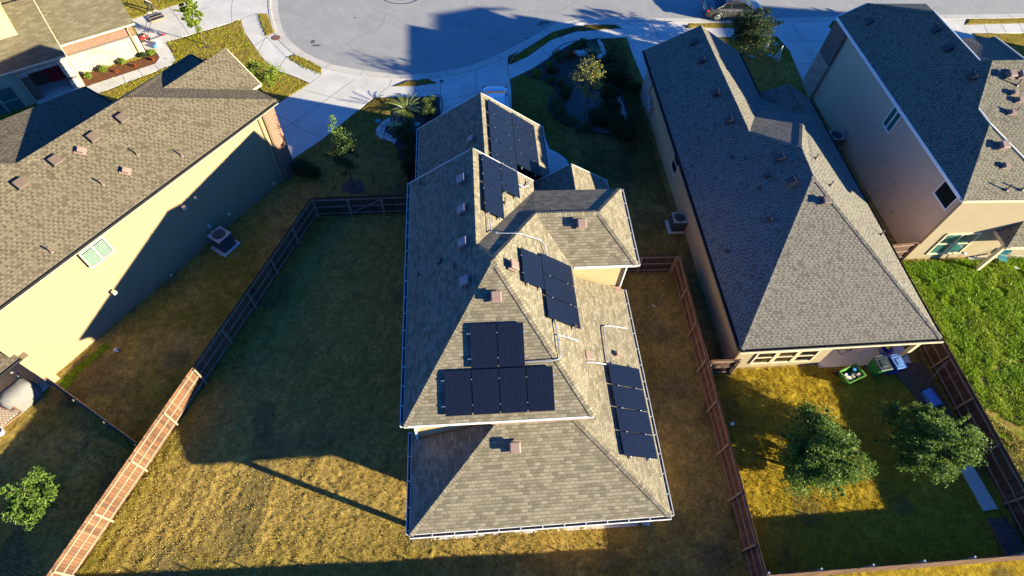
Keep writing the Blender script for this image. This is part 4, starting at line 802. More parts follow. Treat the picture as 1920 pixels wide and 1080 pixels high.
downspout(H5, [LB(-3.2, -1.78, 2.8), LB(-3.2, -1.78, .1)], 'side_b')
_w = [(10.07,1.88),(10.08,-0.16)]
window(H5, LB(-14, -1.7)[:2], LB(-3.25, -1.7)[:2], _w[1][0]-2.2, _w[1][0], _w[1][1], _w[0][1], tuple(-bn)[:2], 'side_b', 'glass_t', (2, 2), rim=.08)
walls(H5, LBP([(-9, .35), (-1.8, .35), (-1.8, 6), (-9, 6)]), 0, 7.4, 'side_c', 'upper_wall')
# ---------------------------------------------------------------- the next house beyond the right edge: it throws the shadow over the parked sedan
H6 = empty('house', (58, 30, 0), 'neighbour house beyond the right edge of the photo that shades the street', 'house')
vs = dict(a=(53.5, 21.5, 5.9), b=(62.5, 21.5, 5.9), c=(62.5, 38.5, 5.9), d=(53.5, 38.5, 5.9), p=(58, 26, 9.6), q=(58, 35, 9.6)); add_roof(H6, vs, [('a', 'b', 'p'), ('b', 'c', 'q', 'p'), ('c', 'd', 'q'), ('d', 'a', 'p', 'q')], M['sh_g'])
walls(H6, [(53.9, 22), (62.1, 22), (62.1, 38.1), (53.9, 38.1)], 0, 5.8, 'side_c'); mb = MB(); mb.box((58, 38.15, 1.3), (4.8, .08, 2.5)); mb.build('garage_door', M['trim'], H6)

# ---------------------------------------------------------------- fences
def lbuild(mb, name, mats, parent):
    o = mb.build(name, mats); o.parent = parent; return o
def fence(A, B, side, label, mat='fence_k', rail='rail_k', h=1.83, posts=2.45, gate=None, post='post', pside=None, group='board fences between the lots', name='fence', rails=(.3, .95, 1.6)):
    A, B = V((*A, 0)), V((*B, 0)); L = (B-A).length; rz = math.atan2((B-A).y, (B-A).x)
    f = empty(name, A, label, 'fence', None, rz)
    p = MB(); x = 0; w_ = .14; rnd = random.Random(int(L*100))
    while x < L-.02:
        hh = h+rnd.uniform(-.015, .012); lean = rnd.uniform(-.006, .006); y = rnd.uniform(-.004, .004); ww = min(w_-.008, L-x)
        p.box((x+ww/2, y, hh/2+.02), (ww+.005, .019, hh-.04), mi=rnd.choice((0, 0, 0, 0, 1, 2)))
        x += w_
    base = M[mat]
    lbuild(p, 'board_panel', [base, M[mat+'_b'], M[mat+'_c']], f)
    s = side
    n = max(1, round(L/posts)); xs_ = [L*i/n for i in range(n+1)]
    for z in rails:
        for i in range(n):
            r = MB(); r.box(((xs_[i]+xs_[i+1])/2, s*.03, z+rnd.uniform(-.012, .012)), (xs_[i+1]-xs_[i]-.05, .04, .085)); lbuild(r, 'rail', M[rail], f)
    for i, x in enumerate(xs_):
        r = MB(); ps = (pside or s)
        if post == 'pipe': r.lathe([(.032, 0), (.032, h+.06), (.045, h+.06), (.045, h+.1)], (x, ps*.09, 0), 10); r.box((x, ps*.06, h-.1), (.12, .03, .05)); lbuild(r, 'post', M['galv'], f)
        else: r.box((min(max(x, .05), L-.05), ps*.10, (h-.1)/2), (.09, .09, h-.1)); lbuild(r, 'post', M['post'] if mat != 'fence_n' else M['rail'], f)
    if gate:
        g0, g1 = gate; r = MB()
        for a, b in (((g0, .95), (g1, 1.6)), ): r.bar((a[0], s*.06, .35), (b[0], s*.06, 1.5), .03, .09)
        for x in (g0, g1): r.box((x, s*.06, .95), (.09, .035, 1.5))
        lbuild(r, 'gate_brace', M[rail], f)
        k = MB(); k.box((g0+.1, s*.1, 1.1), (.05, .03, .2)); lbuild(k, 'latch', M['black'], f)
    return f
def tone(k, f):
    m = M[k].copy(); 
    for n in m.node_tree.nodes:
        if n.type == 'MIX':
            for i in (6, 7):
                if not n.inputs[i].is_linked: v = n.inputs[i].default_value; n.inputs[i].default_value = (v[0]*f[0], v[1]*f[1], v[2]*f[2], 1)
    return m
for k in ('fence', 'fence_n', 'fence_k'): M[k+'_b'] = tone(k, (1.35, 1.5, 1.6)); M[k+'_c'] = tone(k, (.7, .62, .6))
fence((-9.41, 25.68), (-18.85, 2.75), 1, 'long sunlit cedar fence along the left side of the solar house yard', 'fence_n', 'rail', posts=2.5)
fence((-9.35, 25.66), (-2.95, 25.74), -1, 'short dark board fence with a gate left of the solar house', 'fence_k', 'rail_k', posts=2.13, gate=(2.2, 4.2), rails=(.32, .95, 1.58))
fence((8.5, 20.42), (12.82, 20.34), -1, 'short dark fence between the solar house and the long grey roofed house', 'fence_k', 'rail_k', posts=2.15)
fence((12.98, 20.3), (12.76, 1.72), -1, 'long shaded fence along the right side of the solar house yard', 'fence', 'rail_k', posts=2.45)
fence((13.05, 13.28), (14.7, 13.25), -1, 'tiny fence piece meeting the rear corner of the long grey roofed house', 'fence', 'rail', posts=1.6)
fence((26.6, 20.55), (28.5, 20.7), -1, 'small fence piece between the two houses on the right', 'fence', 'rail', posts=1.9)
fence((26.55, 20.5), (26.92, 2.78), -1, 'dark fence between the back yards on the right edge', 'fence_k', 'rail_k', posts=2.55)
fence((12.85, 2.75), (42, 2.75), 1, 'back fence along the bottom edge with its bare boards in the sun', 'fence_n', 'rail', posts=2.45, post='pipe')
fence((-18.95, 2.55), (12.7, 1.78), 1, 'back fence of the solar house yard just below the bottom edge', 'fence_n', 'rail', posts=2.45, post='pipe')
fence((-26, 2.8), (-19.0, 2.75), 1, 'back fence of the left neighbour yard just below the bottom edge', 'fence_n', 'rail', posts=2.45, post='pipe')
fence((-21.2, 14.15), (-15.85, 10.45), -1, 'fence seen edge on behind the left neighbour patio', 'fence_k', 'rail_k', posts=2.2)
# ---------------------------------------------------------------- plants
def leaves(name, centers, radii, counts, size, mat, parent, flat=.6, seed=1, aspect=1.7, droop=0):
    r = np.random.default_rng(seed); P = []
    for c, R, n in zip(centers, radii, counts):
        d = r.normal(size=(n, 3)); d /= np.linalg.norm(d, axis=1)[:, None]; rad = r.random(n)**.45
        P.append(np.array(c)+d*rad[:, None]*np.array(R))
    P = np.concatenate(P); n = len(P)
    a = r.normal(size=(n, 3)); a[:, 2] = a[:, 2]*flat-droop; a /= np.linalg.norm(a, axis=1)[:, None]
    b = np.cross(a, r.normal(size=(n, 3))); b /= np.linalg.norm(b, axis=1)[:, None]
    s = size*(.6+.8*r.random(n))[:, None]; A = a*s*aspect/2; B = b*s/2
    Vt = np.stack([P-A, P+B*.9, P+A, P-B*.9], 1).reshape(-1, 3)
    me = bpy.data.meshes.new(name); me.vertices.add(n*4); me.vertices.foreach_set('co', Vt.astype(np.float32).ravel())
    me.loops.add(n*4); me.loops.foreach_set('vertex_index', np.arange(n*4, dtype=np.int32)); me.polygons.add(n)
    me.polygons.foreach_set('loop_start', np.arange(0, n*4, 4, dtype=np.int32)); me.polygons.foreach_set('loop_total', np.full(n, 4, np.int32)); me.update(calc_edges=True)
    ca = me.color_attributes.new('rnd', 'FLOAT_COLOR', 'POINT'); k = np.repeat(r.random(n), 4); ca.data.foreach_set('color', np.stack([k, k, k, np.ones_like(k)], -1).astype(np.float32).ravel())
    me.materials.append(M[mat]); o = bpy.data.objects.new(name, me); col.objects.link(o)
    if parent: o.parent = parent; o.matrix_parent_inverse = parent.matrix_world.inverted()
    return o
def tree(loc, label, H, R, z0, mat, n=9000, size=.1, clumps=46, seed=1, trunk=.09, cat='tree', name='tree', group=None, flat=.6, lean=(0, 0), narrow=1.0):
    t_ = empty(name, loc, label, cat, group); r = random.Random(seed); x0, y0 = loc[0], loc[1]; B = MB()
    zc = (z0+H)/2; rz = (H-z0)/2; top = V((x0+lean[0], y0+lean[1], H*.8))
    P = [V((x0, y0, -.1)), V((x0+lean[0]*.2+.04, y0+lean[1]*.2, z0*.7)), V((x0+lean[0]*.5, y0+lean[1]*.5+.03, zc)), top]
    B.tube(P, [trunk, trunk*.8, trunk*.5, trunk*.15], 8); C = []; RR = []; CN = []
    for i in range(clumps):
        th = r.random()*2*math.pi; cz = r.uniform(-1, 1); q = math.sqrt(max(0, 1-cz*cz)); k = r.uniform(.45, .98)*(1.0+.22*math.sin(3*th+seed))
        cx = x0+lean[0]*(.6+.4*cz)+R*q*math.cos(th)*k; cy = y0+lean[1]*(.6+.4*cz)+R*q*math.sin(th)*k; zz = max(.15, zc+rz*cz*k*(1-.15*q))
        C.append((cx, cy, zz)); s = R*r.choice((.12, .2, .28, .42))*r.uniform(.8, 1.2)*narrow; RR.append((s, s, s*.8)); CN.append(int(n/clumps*r.uniform(.5, 1.5)))
        if i % 2 == 0:
            a = P[1].lerp(P[2], r.random()) if cz < .3 else P[2].lerp(P[3], r.random()*.6); m_ = a.lerp(V((cx, cy, zz)), .55)+V((r.uniform(-.1, .1), r.uniform(-.1, .1), .1)); B.tube([a, m_, V((cx, cy, zz))], [trunk*.38, trunk*.2, trunk*.06], 5)
    for i in range(clumps//5):                                    # loose shoots that break the outline
        th = r.random()*6.283; cz = r.uniform(-.5, 1); q = math.sqrt(max(0, 1-cz*cz)); e = V((x0+lean[0]+R*q*math.cos(th)*r.uniform(.95, 1.25), y0+lean[1]+R*q*math.sin(th)*r.uniform(.95, 1.25), max(.3, zc+rz*cz*r.uniform(.9, 1.2))))
        a = V((x0+lean[0]*.7, y0+lean[1]*.7, zc)).lerp(e, .62)
        for k in range(4): p = a.lerp(e, k/3); C.append(tuple(p)); s = R*(.085-.014*k); RR.append((s, s, s)); CN.append(int(n/clumps*.18))
        B.tube([a, e], [trunk*.12, trunk*.04], 4)
    B.build('trunk', M['bark'], t_); leaves('crown', C, RR, CN, size, mat, t_, flat, seed); return t_
def bush(loc, label, r_, h_, mat, n=900, size=.07, seed=1, cat='shrub', name='shrub', group=None, flat=1.0, aspect=1.7):
    t_ = empty(name, (loc[0], loc[1], 0), label, cat, group); rr = random.Random(seed); C = []; RR = []; K = []; B = MB()
    for i in range(9):
        a = rr.random()*6.28; k = rr.uniform(0, .62); C.append((loc[0]+r_*k*math.cos(a), loc[1]+r_*k*math.sin(a), h_*rr.uniform(.35, .72))); s = r_*rr.uniform(.36, .55); RR.append((s, s, h_*.4)); K.append(n//9)
        B.tube([(loc[0], loc[1], 0), C[-1]], [.02, .008], 4)
    B.build('stem', M['bark'], t_); leaves('foliage', C, RR, K, size, mat, t_, flat, seed, aspect); return t_
def fronds(loc, label, n, L, mat, w_=.05, up=.5, drop=.35, leaflets=True, seed=1, cat='plant', name='cycad', group=None):
    rr = random.Random(seed); t_ = empty(name, (loc[0], loc[1], 0), label, cat, group); mb = MB(); x0, y0 = loc[0], loc[1]
    for i in range(n):
        a = i*2.399+rr.uniform(-.2, .2); l = L*rr.uniform(.75, 1.1); e = rr.uniform(.1, 1.0)*up; pts = []
        for k in range(8): s = k/7; pts.append(V((x0+math.cos(a)*l*s, y0+math.sin(a)*l*s, .25+l*(e*s*1.6-drop*s*s*1.3))))
        sd_ = V((-math.sin(a), math.cos(a), 0))
        if leaflets:
            mb.tube(pts, [.014]*8, 4)
            for k in range(26):
                s = .12+.86*k/25; q = s*7; j = min(6, int(q)); p = pts[j].lerp(pts[j+1], q-j); ll = w_*3.4*math.sin(math.pi*min(1, s*.85+.12)); d = (pts[j+1]-pts[j]).normalized()
                for sg in (-1, 1): e_ = p+(sd_*sg+d*.55)*ll+V((0, 0, .02)); mb.face([p-d*.012, p+d*.014, e_]); 
        else:
            for k in range(7):
                w0, w1 = w_*(1-(k/7)**2), w_*(1-((k+1)/7)**2); mb.face([pts[k]-sd_*w0, pts[k]+sd_*w0, pts[k+1]+sd_*w1, pts[k+1]-sd_*w1])
    o = mb.build('frond', M[mat+'_f'], t_); tr = MB(); tr.lathe([(.12, 0), (.14, .2), (.06, .3)], (x0, y0, 0), 8); tr.build('stem', M['bark'], t_); return t_
M['leaf_cyc_f'] = plain('frond_green', (.10, .12, .012), .4, 0, .3); M['leaf_yuc_f'] = plain('frond_pale', (.26, .29, .13), .45, 0, .25)
tree((16.55, 7.75, 0), 'round evergreen tree standing in the sunlit back yard', 4.5, 1.75, .5, 'leaf_olive', 64000, .06, 110, 3, .1)
tree((22.45, 7.95, 0), 'evergreen tree with long wispy shoots beside the right hand back fence', 4.6, 1.95, .6, 'leaf_olive', 52000, .055, 130, 8, .1, narrow=.75)
tree((-20.0, 8.15, 0), 'small tree near the left edge, lit from the right', 2.7, 1.05, .35, 'leaf_olive', 12000, .06, 60, 5, .06)
tree((-7.29, 28.15, 0), 'young staked tree with only its top in the sun, left of the solar house', 4.7, 1.05, 1.4, 'leaf_dk', 3600, .075, 40, 6, .07, lean=(-.1, .1))
leaves('crown', [(-7.5+.25*math.cos(k), 28.3+.25*math.sin(k*2), 4.4+.28*k) for k in range(6)], [(.34-.03*k, .34-.03*k, .35) for k in range(6)], [60]*6, .06, 'leaf_olive', bpy.data.objects['tree.003'], 1.0, 5)  # lighter leaf tone paints the sunlit tip of the young tree
mb = MB(); mb.lathe([(.85, -.02), (.8, .05), (.4, .08)], (-7.29, 28.05, 0), 20); tag(mb.build('mulch_ring', M['mulch_k']), 'dark mulch ring round the young staked tree', 'mulch ring')
for i, (x, y) in enumerate(((-8.45, 28.0), (-5.9, 28.35))): mb = MB(); mb.tube([(x, y, 0), (x-.05, y+.1, 1.25)], .025, 6); tag(mb.build('tree_stake', M['black']), ('left' if i == 0 else 'right')+' one of two thin dark stakes beside the young tree', 'stake', 'stakes beside the young tree')
tree((9.45, 34.9, 0), 'small tree glowing yellow in a patch of sun in the planted bed', 4.8, 1.15, 1.6, 'leaf_y', 3200, .06, 60, 11, .06)
tree((24.0, 42.1, 0), 'dark feathery tree on the lawn in front of the parked grey sedan', 4.0, 1.8, .6, 'leaf_dk', 11000, .075, 90, 12, .1, lean=(.3, .4))
tree((-20.1, 44.0, 0), 'slim bright green young tree on the sunlit corner lawn', 4.6, .78, 1.0, 'leaf_b', 6500, .09, 40, 13, .05, lean=(-.3, .2))
mb = MB(); mb.lathe([(.8, -.05), (.75, .03), (.2, .06)], (-19.9, 43.6, 0), 18); tag(mb.build('soil_ring', M['dirt']), 'bare soil ring under the slim bright green tree', 'soil ring')
tree((-14.6, 38.6, 0), 'loose feathery shrub tree on the lawn behind the left house roof', 1.9, 1.5, .15, 'leaf_b', 4200, .075, 34, 14, .05, cat='shrub', name='feathery_shrub')
tree((40.5, 45.0, 0), 'dark shrub tree at the top right corner beside the sidewalk', 2.5, 1.2, .3, 'leaf_dk', 4000, .1, 30, 15, .06)
bush((-10.35, 29.35), 'dense round dark bush at the corner of the left house', 1.05, 1.3, 'leaf_dk', 5200, .06, 2)
bush((16.1, 40.6), 'small dark shrub beside the driveway of the long house', .4, .5, 'leaf_dk', 600, .06, 3) if False else None
B1 = [(8.27,41.7),(9.87,42.91),(9.3,42.04),(7.55,40.1),(7.46,40.86),(6.29,39.7),(7.29,38.92),(7.98,38.54),(8.51,37.9),(8.24,37.04),(7.48,36.11),(7.44,35.06),(8.27,34.08),(9.29,33.47),(10.61,43.65),(13.94,37.79)]
names_ = ['wide olive tuft by the sidewalk', 'flat golden tuft near the top of the bed', 'reddish tuft behind the white rock', 'spiky dark tuft left in the bed', 'little yellow green tuft by the sidewalk bend', 'low pale rosette at the left tip of the bed', 'small tuft at the lawn edge of the bed', 'small round tuft by the gravel', 'dense round tuft where lawn meets gravel', 'dark round tuft on the gravel edge', 'broad olive tuft at the left of the gravel', 'biggest round tuft at the left of the gravel', 'round dark tuft at the lower edge of the gravel', 'round dark tuft at the bottom of the gravel', 'low green tuft at the top of the bed', 'red flowering shrub by the long house wall']
rad = [.85, .8, .6, .65, .4, .55, .45, .5, .6, .65, .75, .85, .7, .75, .6, .7]
mt = ['leaf_oak', 'leaf_oak', 'leaf_red', 'leaf_dk', 'leaf_b', 'leaf_b', 'leaf_oak', 'leaf_oak', 'leaf_oak', 'leaf_dk', 'leaf_oak', 'leaf_oak', 'leaf_oak', 'leaf_oak', 'leaf_oak', 'leaf_dk']
for i, p in enumerate(B1): bush(p, names_[i], rad[i], rad[i]*.9, mt[i], 900, .055, 20+i, 'shrub', 'garden_tuft', 'tufts in the planted bed', 1.2, 3.0)
B2 = [(12.25,39.98),(12.33,38.35),(11.44,36.93),(11.46,35.3),(10.45,33.86),(11.47,33.37),(12.06,32.6)]
lab2 = ['big arching dark grass clump behind the yellow tree', 'second arching dark clump right of the yellow tree', 'dark shrub touching the trunk of the yellow tree', 'dark shrub halfway down the right side of the gravel', 'dark shrub at the lower left of the dark row', 'large dark shrub low in the bed', 'last dark shrub at the bottom right corner of the bed']
for i, p in enumerate(B2): bush(p, lab2[i], 1.25 if i < 2 else 1.05, 1.5 if i < 2 else 1.2, 'leaf_dk', 3600, .075, 50+i, 'shrub', 'dark_shrub', 'dark shrubs in the planted bed', .9, 2.6)
B3 = [(-2.27,36.12),(-2.22,35.26),(-3.97,32.89),(-3.63,32.03),(-3.62,30.68),(-3.25,29.36)]
lab3 = ['tan grass clump beside the sidewalk left of the driveway', 'dark grass clump beside the solar house driveway', 'topmost of the four round bushes by the garage wall', 'second of the four round bushes by the garage wall', 'third of the four round bushes by the garage wall', 'lowest of the four round bushes by the garage wall']
for i, p in enumerate(B3): bush(p, lab3[i], .75 if i < 2 else .95, .8 if i < 2 else 1.1, 'leaf_oak' if i < 2 else 'leaf_dk', 2600, .06, 60+i, 'shrub', 'garage_bush', 'bushes beside the garage', 1.1, 2.0)
c = [(-3.91,35.51),(-4.71,33.79),(11.23,42.29),(10.46,40.97),(11.52,41.58)]
fronds(c[0], 'large cycad with radiating yellow green fronds beside the garage bed', 34, 1.35, 'leaf_cyc', .06, .75, .45, True, 3); fronds(c[1], 'pale spiky yucca beside the curved stone strip', 40, .75, 'leaf_yuc', .035, .8, .3, False, 4, name='yucca')
fronds(c[2], 'spiky green yucca at the top of the planted bed', 44, .95, 'leaf_cyc', .04, .8, .3, False, 5, name='yucca'); fronds(c[3], 'lower darker yucca beside the tall spiky one', 34, .75, 'leaf_cyc', .035, .7, .4, False, 6, name='yucca')
B4 = [(-27.75,39.85),(-26.78,40.68),(-25.72,41.53),(-24.5,42.41),(-23.94,42.85)]; l4 = ['first low shrub along the stone wall, nearest the porch', 'second low shrub along the stone wall', 'third low shrub along the stone wall', 'dark round shrub at the downspout of the stone wall', 'yellow green shrub at the far tip of the red mulch bed']
for i, p in enumerate(B4): bush(p, l4[i], .42, .5, 'leaf_b' if i != 3 else 'leaf_dk', 700, .06, 80+i, 'shrub', 'wall_shrub', 'shrubs along the stone wall')
B5 = [(-25.92,40.53),(-24.71,41.2),(-23.56,42.02)]; l5 = ['orange red flower clump between the first shrubs of the mulch bed', 'faded red flower clump in the middle of the mulch bed', 'small red flower clump at the tip of the mulch bed']
for i, p in enumerate(B5): bush(p, l5[i], .2, .25, 'leaf_red', 220, .05, 90+i, 'flowers', 'flower_clump', 'red flower clumps in the mulch bed')
# ---------------------------------------------------------------- air conditioners
def ac_unit(loc, s, h_, rz, label, pad=True):
    u = empty('ac_unit', loc, label, 'air conditioner', 'air conditioners beside the houses', rz); z0 = .12
    b = MB(); b.box((0, 0, z0+h_/2), (s*.94, s*.94, h_*.96)); 
    for i in range(9):
        for sg in (-1, 1): x = -s*.42+s*.84*i/8; b.box((x, sg*s*.475, z0+h_*.5), (.03, .02, h_*.85)); b.box((sg*s*.475, x, z0+h_*.5), (.02, .03, h_*.85))
    lbuild(b, 'casing', M['ac_dk'], u)
    t_ = MB(); R = s*.40; n = 24                                       # top plate with a round fan opening
    for k in range(n):
        a, c_ = 2*math.pi*k/n, 2*math.pi*(k+1)/n
        def sq(a): m_ = max(abs(math.cos(a)), abs(math.sin(a))); return (s*.5*math.cos(a)/m_, s*.5*math.sin(a)/m_)
        z = z0+h_; p, q = sq(a), sq(c_); t_.face([(R*math.cos(a), R*math.sin(a), z), (*p, z), (*q, z), (R*math.cos(c_), R*math.sin(c_), z)]); t_.face([(*p, z), (*p, z-.06), (*q, z-.06), (*q, z)]); t_.face([(R*math.cos(a), R*math.sin(a), z), (R*math.cos(c_), R*math.sin(c_), z), (R*math.cos(c_), R*math.sin(c_), z-.14), (R*math.cos(a), R*math.sin(a), z-.14)])
    lbuild(t_, 'top_plate', M['ac'], u)
    f = MB(); z = z0+h_-.1; f.lathe([(.11, z), (.09, z+.06)], (0, 0, 0), 12)
    for k in range(4):
        a = k*math.pi/2+.3; Mx = Matrix.Rotation(a, 3, 'Z') @ Matrix.Rotation(.4, 3, 'X'); q = Mx @ V((R*.5, 0, 0)); f.box((q.x, q.y, z+.02), (R*.8, .17, .01), M=Mx)
    lbuild(f, 'fan', M['ac_dk'], u)
    g_ = MB()
    for rr_ in (.35, .65, 1.0): g_.tube([(R*rr_*math.cos(a*.3142), R*rr_*math.sin(a*.3142), z0+h_+.012) for a in range(21)], .008, 4, cap=False)
    for k in range(8): g_.bar((0, 0, z0+h_+.014), (R*math.cos(k*.785), R*math.sin(k*.785), z0+h_+.014), .012, .01)
    lbuild(g_, 'fan_guard', M['ac_dk'], u)
    p = MB(); p.box((0, 0, .06), (s*1.35, s*1.25, .1)); lbuild(p, 'pad', M['conc'], u)
    p = MB(); sy_ = 1 if rz > .5 else 0; e_ = (.1, s*.95, 1.25) if sy_ else (s*.75, .1, 1.2); p.tube([(e_[0]*.4, e_[1]*.4, .4), (e_[0]*.75, e_[1]*.75, .35), (e_[0], e_[1], .5), e_], .022, 6); p.box(e_, (.2, .2, .3)); lbuild(p, 'supply_pipe', M['ac'], u); return u
ac_unit((-14.74,23.44,0.0), .98, 1.1, math.radians(54), 'grey air conditioner beside the pale wall of the left house')
ac_unit((13.99,23.86,0.0), .9, .95, 0, 'air conditioner on a wide pad beside the long grey roofed house'); ac_unit((27.6,31.3,0), .95, .9, 0, 'air conditioner in the dark gap between the two right houses')
# ---------------------------------------------------------------- cars
def car(loc, rz, label, paint, L=4.9, W=1.85, H=1.47, sc_=1.1):
    c = empty('parked_car', loc, label, 'car', None, rz); c.scale = (sc_,)*3
    # body stations: x, lower edge, belt height, half width, nose/tail taper
    St = [(-.5, .42, .62, .60), (-.485, .30, .86, .80), (-.44, .22, .97, .90), (-.34, .20, 1.0, .945), (-.2, .19, .985, .96), (0, .19, .965, .965), (.15, .19, .95, .965), (.27, .19, .93, .955), (.36, .20, .86, .93), (.44, .22, .78, .87), (.485, .30, .68, .74), (.5, .42, .56, .52)]
    b = MB(); rings = []
    for x, zl, zb, hw in St:
        hw = hw*W/2; X_ = x*L; r = [(X_, -hw*.9, zl), (X_, -hw, zl+.12), (X_, -hw*1.0, (zl+zb)/2+.05), (X_, -hw*.96, zb-.06), (X_, -hw*.86, zb), (X_, -hw*.45, zb+.035), (X_, 0, zb+.045)]
        r = r+[(p[0], -p[1], p[2]) for p in r[-2::-1]]; rings.append(r)
    n = len(b.v)
    for r in rings: b.v += r
    m_ = len(rings[0])
    for i in range(len(rings)-1):
        for j in range(m_-1):
            a = i*m_+j; b.f.append((a, a+m_, a+m_+1, a+1)); b.uv.append(None); b.mi.append(0)
        b.f.append((i*m_+m_-1, (i+1)*m_+m_-1, (i+1)*m_, i*m_)); b.uv.append(None); b.mi.append(0)
    b.f.append(tuple(range(m_))); b.f.append(tuple(len(rings)*m_-1-k for k in range(m_))); b.uv += [None]*2; b.mi += [0]*2
    bo = lbuild(b, 'body', M[paint], c); bo.data.polygons.foreach_set('use_smooth', [True]*len(bo.data.polygons)); s = bo.modifiers.new('s', 'SUBSURF'); s.levels = s.render_levels = 2
    # greenhouse: glass shell and painted roof with pillars
    gx = [(-.36, .99, .70), (-.30, 1.16, .665), (-.2, 1.36, .61), (-.1, 1.45, .585), (.02, 1.465, .58), (.1, 1.41, .59), (.2, 1.18, .66), (.285, .95, .71)]
    g_ = MB(); rf = MB()
    zb = .955
    def prof(x, zt, hw): hw *= W/2*1.28; k = (zt-zb)/(1.465-zb); return [(x*L, -hw, zb), (x*L, -hw*(1-.13*k), zb+(zt-zb)*.55), (x*L, -hw*(1-.24*k), zt-.035), (x*L, -hw*.5, zt+.0), (x*L, 0, zt+.01), (x*L, hw*.5, zt), (x*L, hw*(1-.24*k), zt-.035), (x*L, hw*(1-.13*k), zb+(zt-zb)*.55), (x*L, hw, zb)]
    R = [prof(*q) for q in gx]
    for i in range(len(R)-1):
        for j in range(8): g_.face([R[i][j], R[i+1][j], R[i+1][j+1], R[i][j+1]])
    go = lbuild(g_, 'windows', M['car_glass'], c); go.data.polygons.foreach_set('use_smooth', [True]*len(go.data.polygons))
    for i in range(2, 5):
        for j in range(2, 6): rf.face([V(R[i][j])+V((0, 0, .014)), V(R[i+1][j])+V((0, 0, .014)), V(R[i+1][j+1])+V((0, 0, .014)), V(R[i][j+1])+V((0, 0, .014))])
    for sg in (0, 1):
        f = lambda p: V((p[0], p[1]*(1.012), p[2]+.01)) if not sg else V((p[0], -p[1]*1.012, p[2]+.01))
        for a, b_ in (((0, 0), (2, 2)), ((7, 0), (5, 2)), ((2, 2), (5, 2)), ((3, 0), (3, 2)), ((1, 0), (2, 2))): rf.bar(f(R[a[0]][a[1]]), f(R[b_[0]][b_[1]]), .05, .045)
    ro = lbuild(rf, 'roof', M[paint], c)
    for i, (x, y) in enumerate(((-.295*L, -1), (-.295*L, 1), (.315*L, -1), (.315*L, 1))):
        Mx = Matrix.Rotation(math.pi/2, 3, 'X'); w_ = MB(); w_.lathe([(.30, -.11), (.335, -.08), (.335, .08), (.30, .11)], (x, y*(W/2-.13), .335), 24, M=Mx); wo = lbuild(w_, 'tyre', M['tyre'], c)
        rm = MB(); rm.lathe([(.225, -.005), (.235, .0), (.21, .01)], (x, y*(W/2-.015), .335), 20, M=Mx)
        for k in range(6): a = k*math.pi/3; rm.bar((x+.05*math.cos(a), y*(W/2-.0), .335+.05*math.sin(a)), (x+.21*math.cos(a), y*(W/2+.0), .335+.21*math.sin(a)), .03, .05, up=V((0, 1, 0)))
        lbuild(rm, 'rim', M['rim'], c)
        ar = MB(); pts = [(x+.375*math.cos(a*math.pi/10), y*(W/2-.03), .335+.375*math.sin(a*math.pi/10)) for a in range(11)]; ar.tube(pts, .035, 6); lbuild(ar, 'wheel_arch', M['black'], c)
    for y in (-1, 1):
        l = MB(); l.box((-.478*L, y*.68, .80), (.18, .34, .13)); lo = lbuild(l, 'tail_light', M['tail'], c); lo.modifiers.new('b', 'BEVEL').width = .05
        l = MB(); l.box((.462*L, y*.64, .66), (.22, .34, .12)); lo = lbuild(l, 'headlight', M['lamp'], c); lo.modifiers.new('b', 'BEVEL').width = .05
        l = MB(); l.box((.17*L, y*(W/2+.07), .99), (.14, .16, .11)); lo = lbuild(l, 'mirror', M[paint], c); lo.modifiers.new('b', 'BEVEL').width = .04
        for xx in (-.13, .06): l = MB(); l.box((xx*L, y*(W/2+.005), .86), (.16, .03, .03)); lbuild(l, 'door_handle', M['rim'], c)
        l = MB()
        for xx in (-.19, -.02, .155): l.bar((xx*L, y*(W/2-.012), .3), (xx*L, y*(W/2-.03), .93), .008, .03, up=V((1, 0, 0)))
        l.bar((-.31*L, y*(W/2-.045), .955), (.26*L, y*(W/2-.05), .93), .03, .03); lbuild(l, 'side_trim', M['rim'], c)
    l = MB(); l.box((-.497*L, 0, .62), (.02, .5, .16)); lbuild(l, 'rear_plate', M['white'], c); return c
def carpaint(n, c, metal=.5): 
    m, t, b = nt(n); b.inputs['Base Color'].default_value = (*c, 1); b.inputs['Metallic'].default_value = metal; b.inputs['Roughness'].default_value = .32; b.inputs['Coat Weight'].default_value = .8; b.inputs['Coat Roughness'].default_value = .05; M[n] = m
carpaint('paint_grey', (.115, .105, .095), .6); carpaint('paint_white', (.62, .63, .64), .0); M['car_glass'] = glass('car_glass', (.008, .01, .012), .04); M['tyre'] = plain('tyre', (.02, .02, .02), .85); M['rim'] = plain('rim', (.55, .55, .54), .3, .8); M['tail'] = plain('tail_lamp', (.45, .02, .03), .2); M['lamp'] = plain('head_lamp', (.65, .66, .66), .12)
car((24.65, 48.05, 0), 0, 'grey metallic sedan parked along the kerb at the top', 'paint_grey'); car((2.75, 34.6, .06), math.radians(-90), 'white car parked in the shade before the garage with solar panels', 'paint_white')
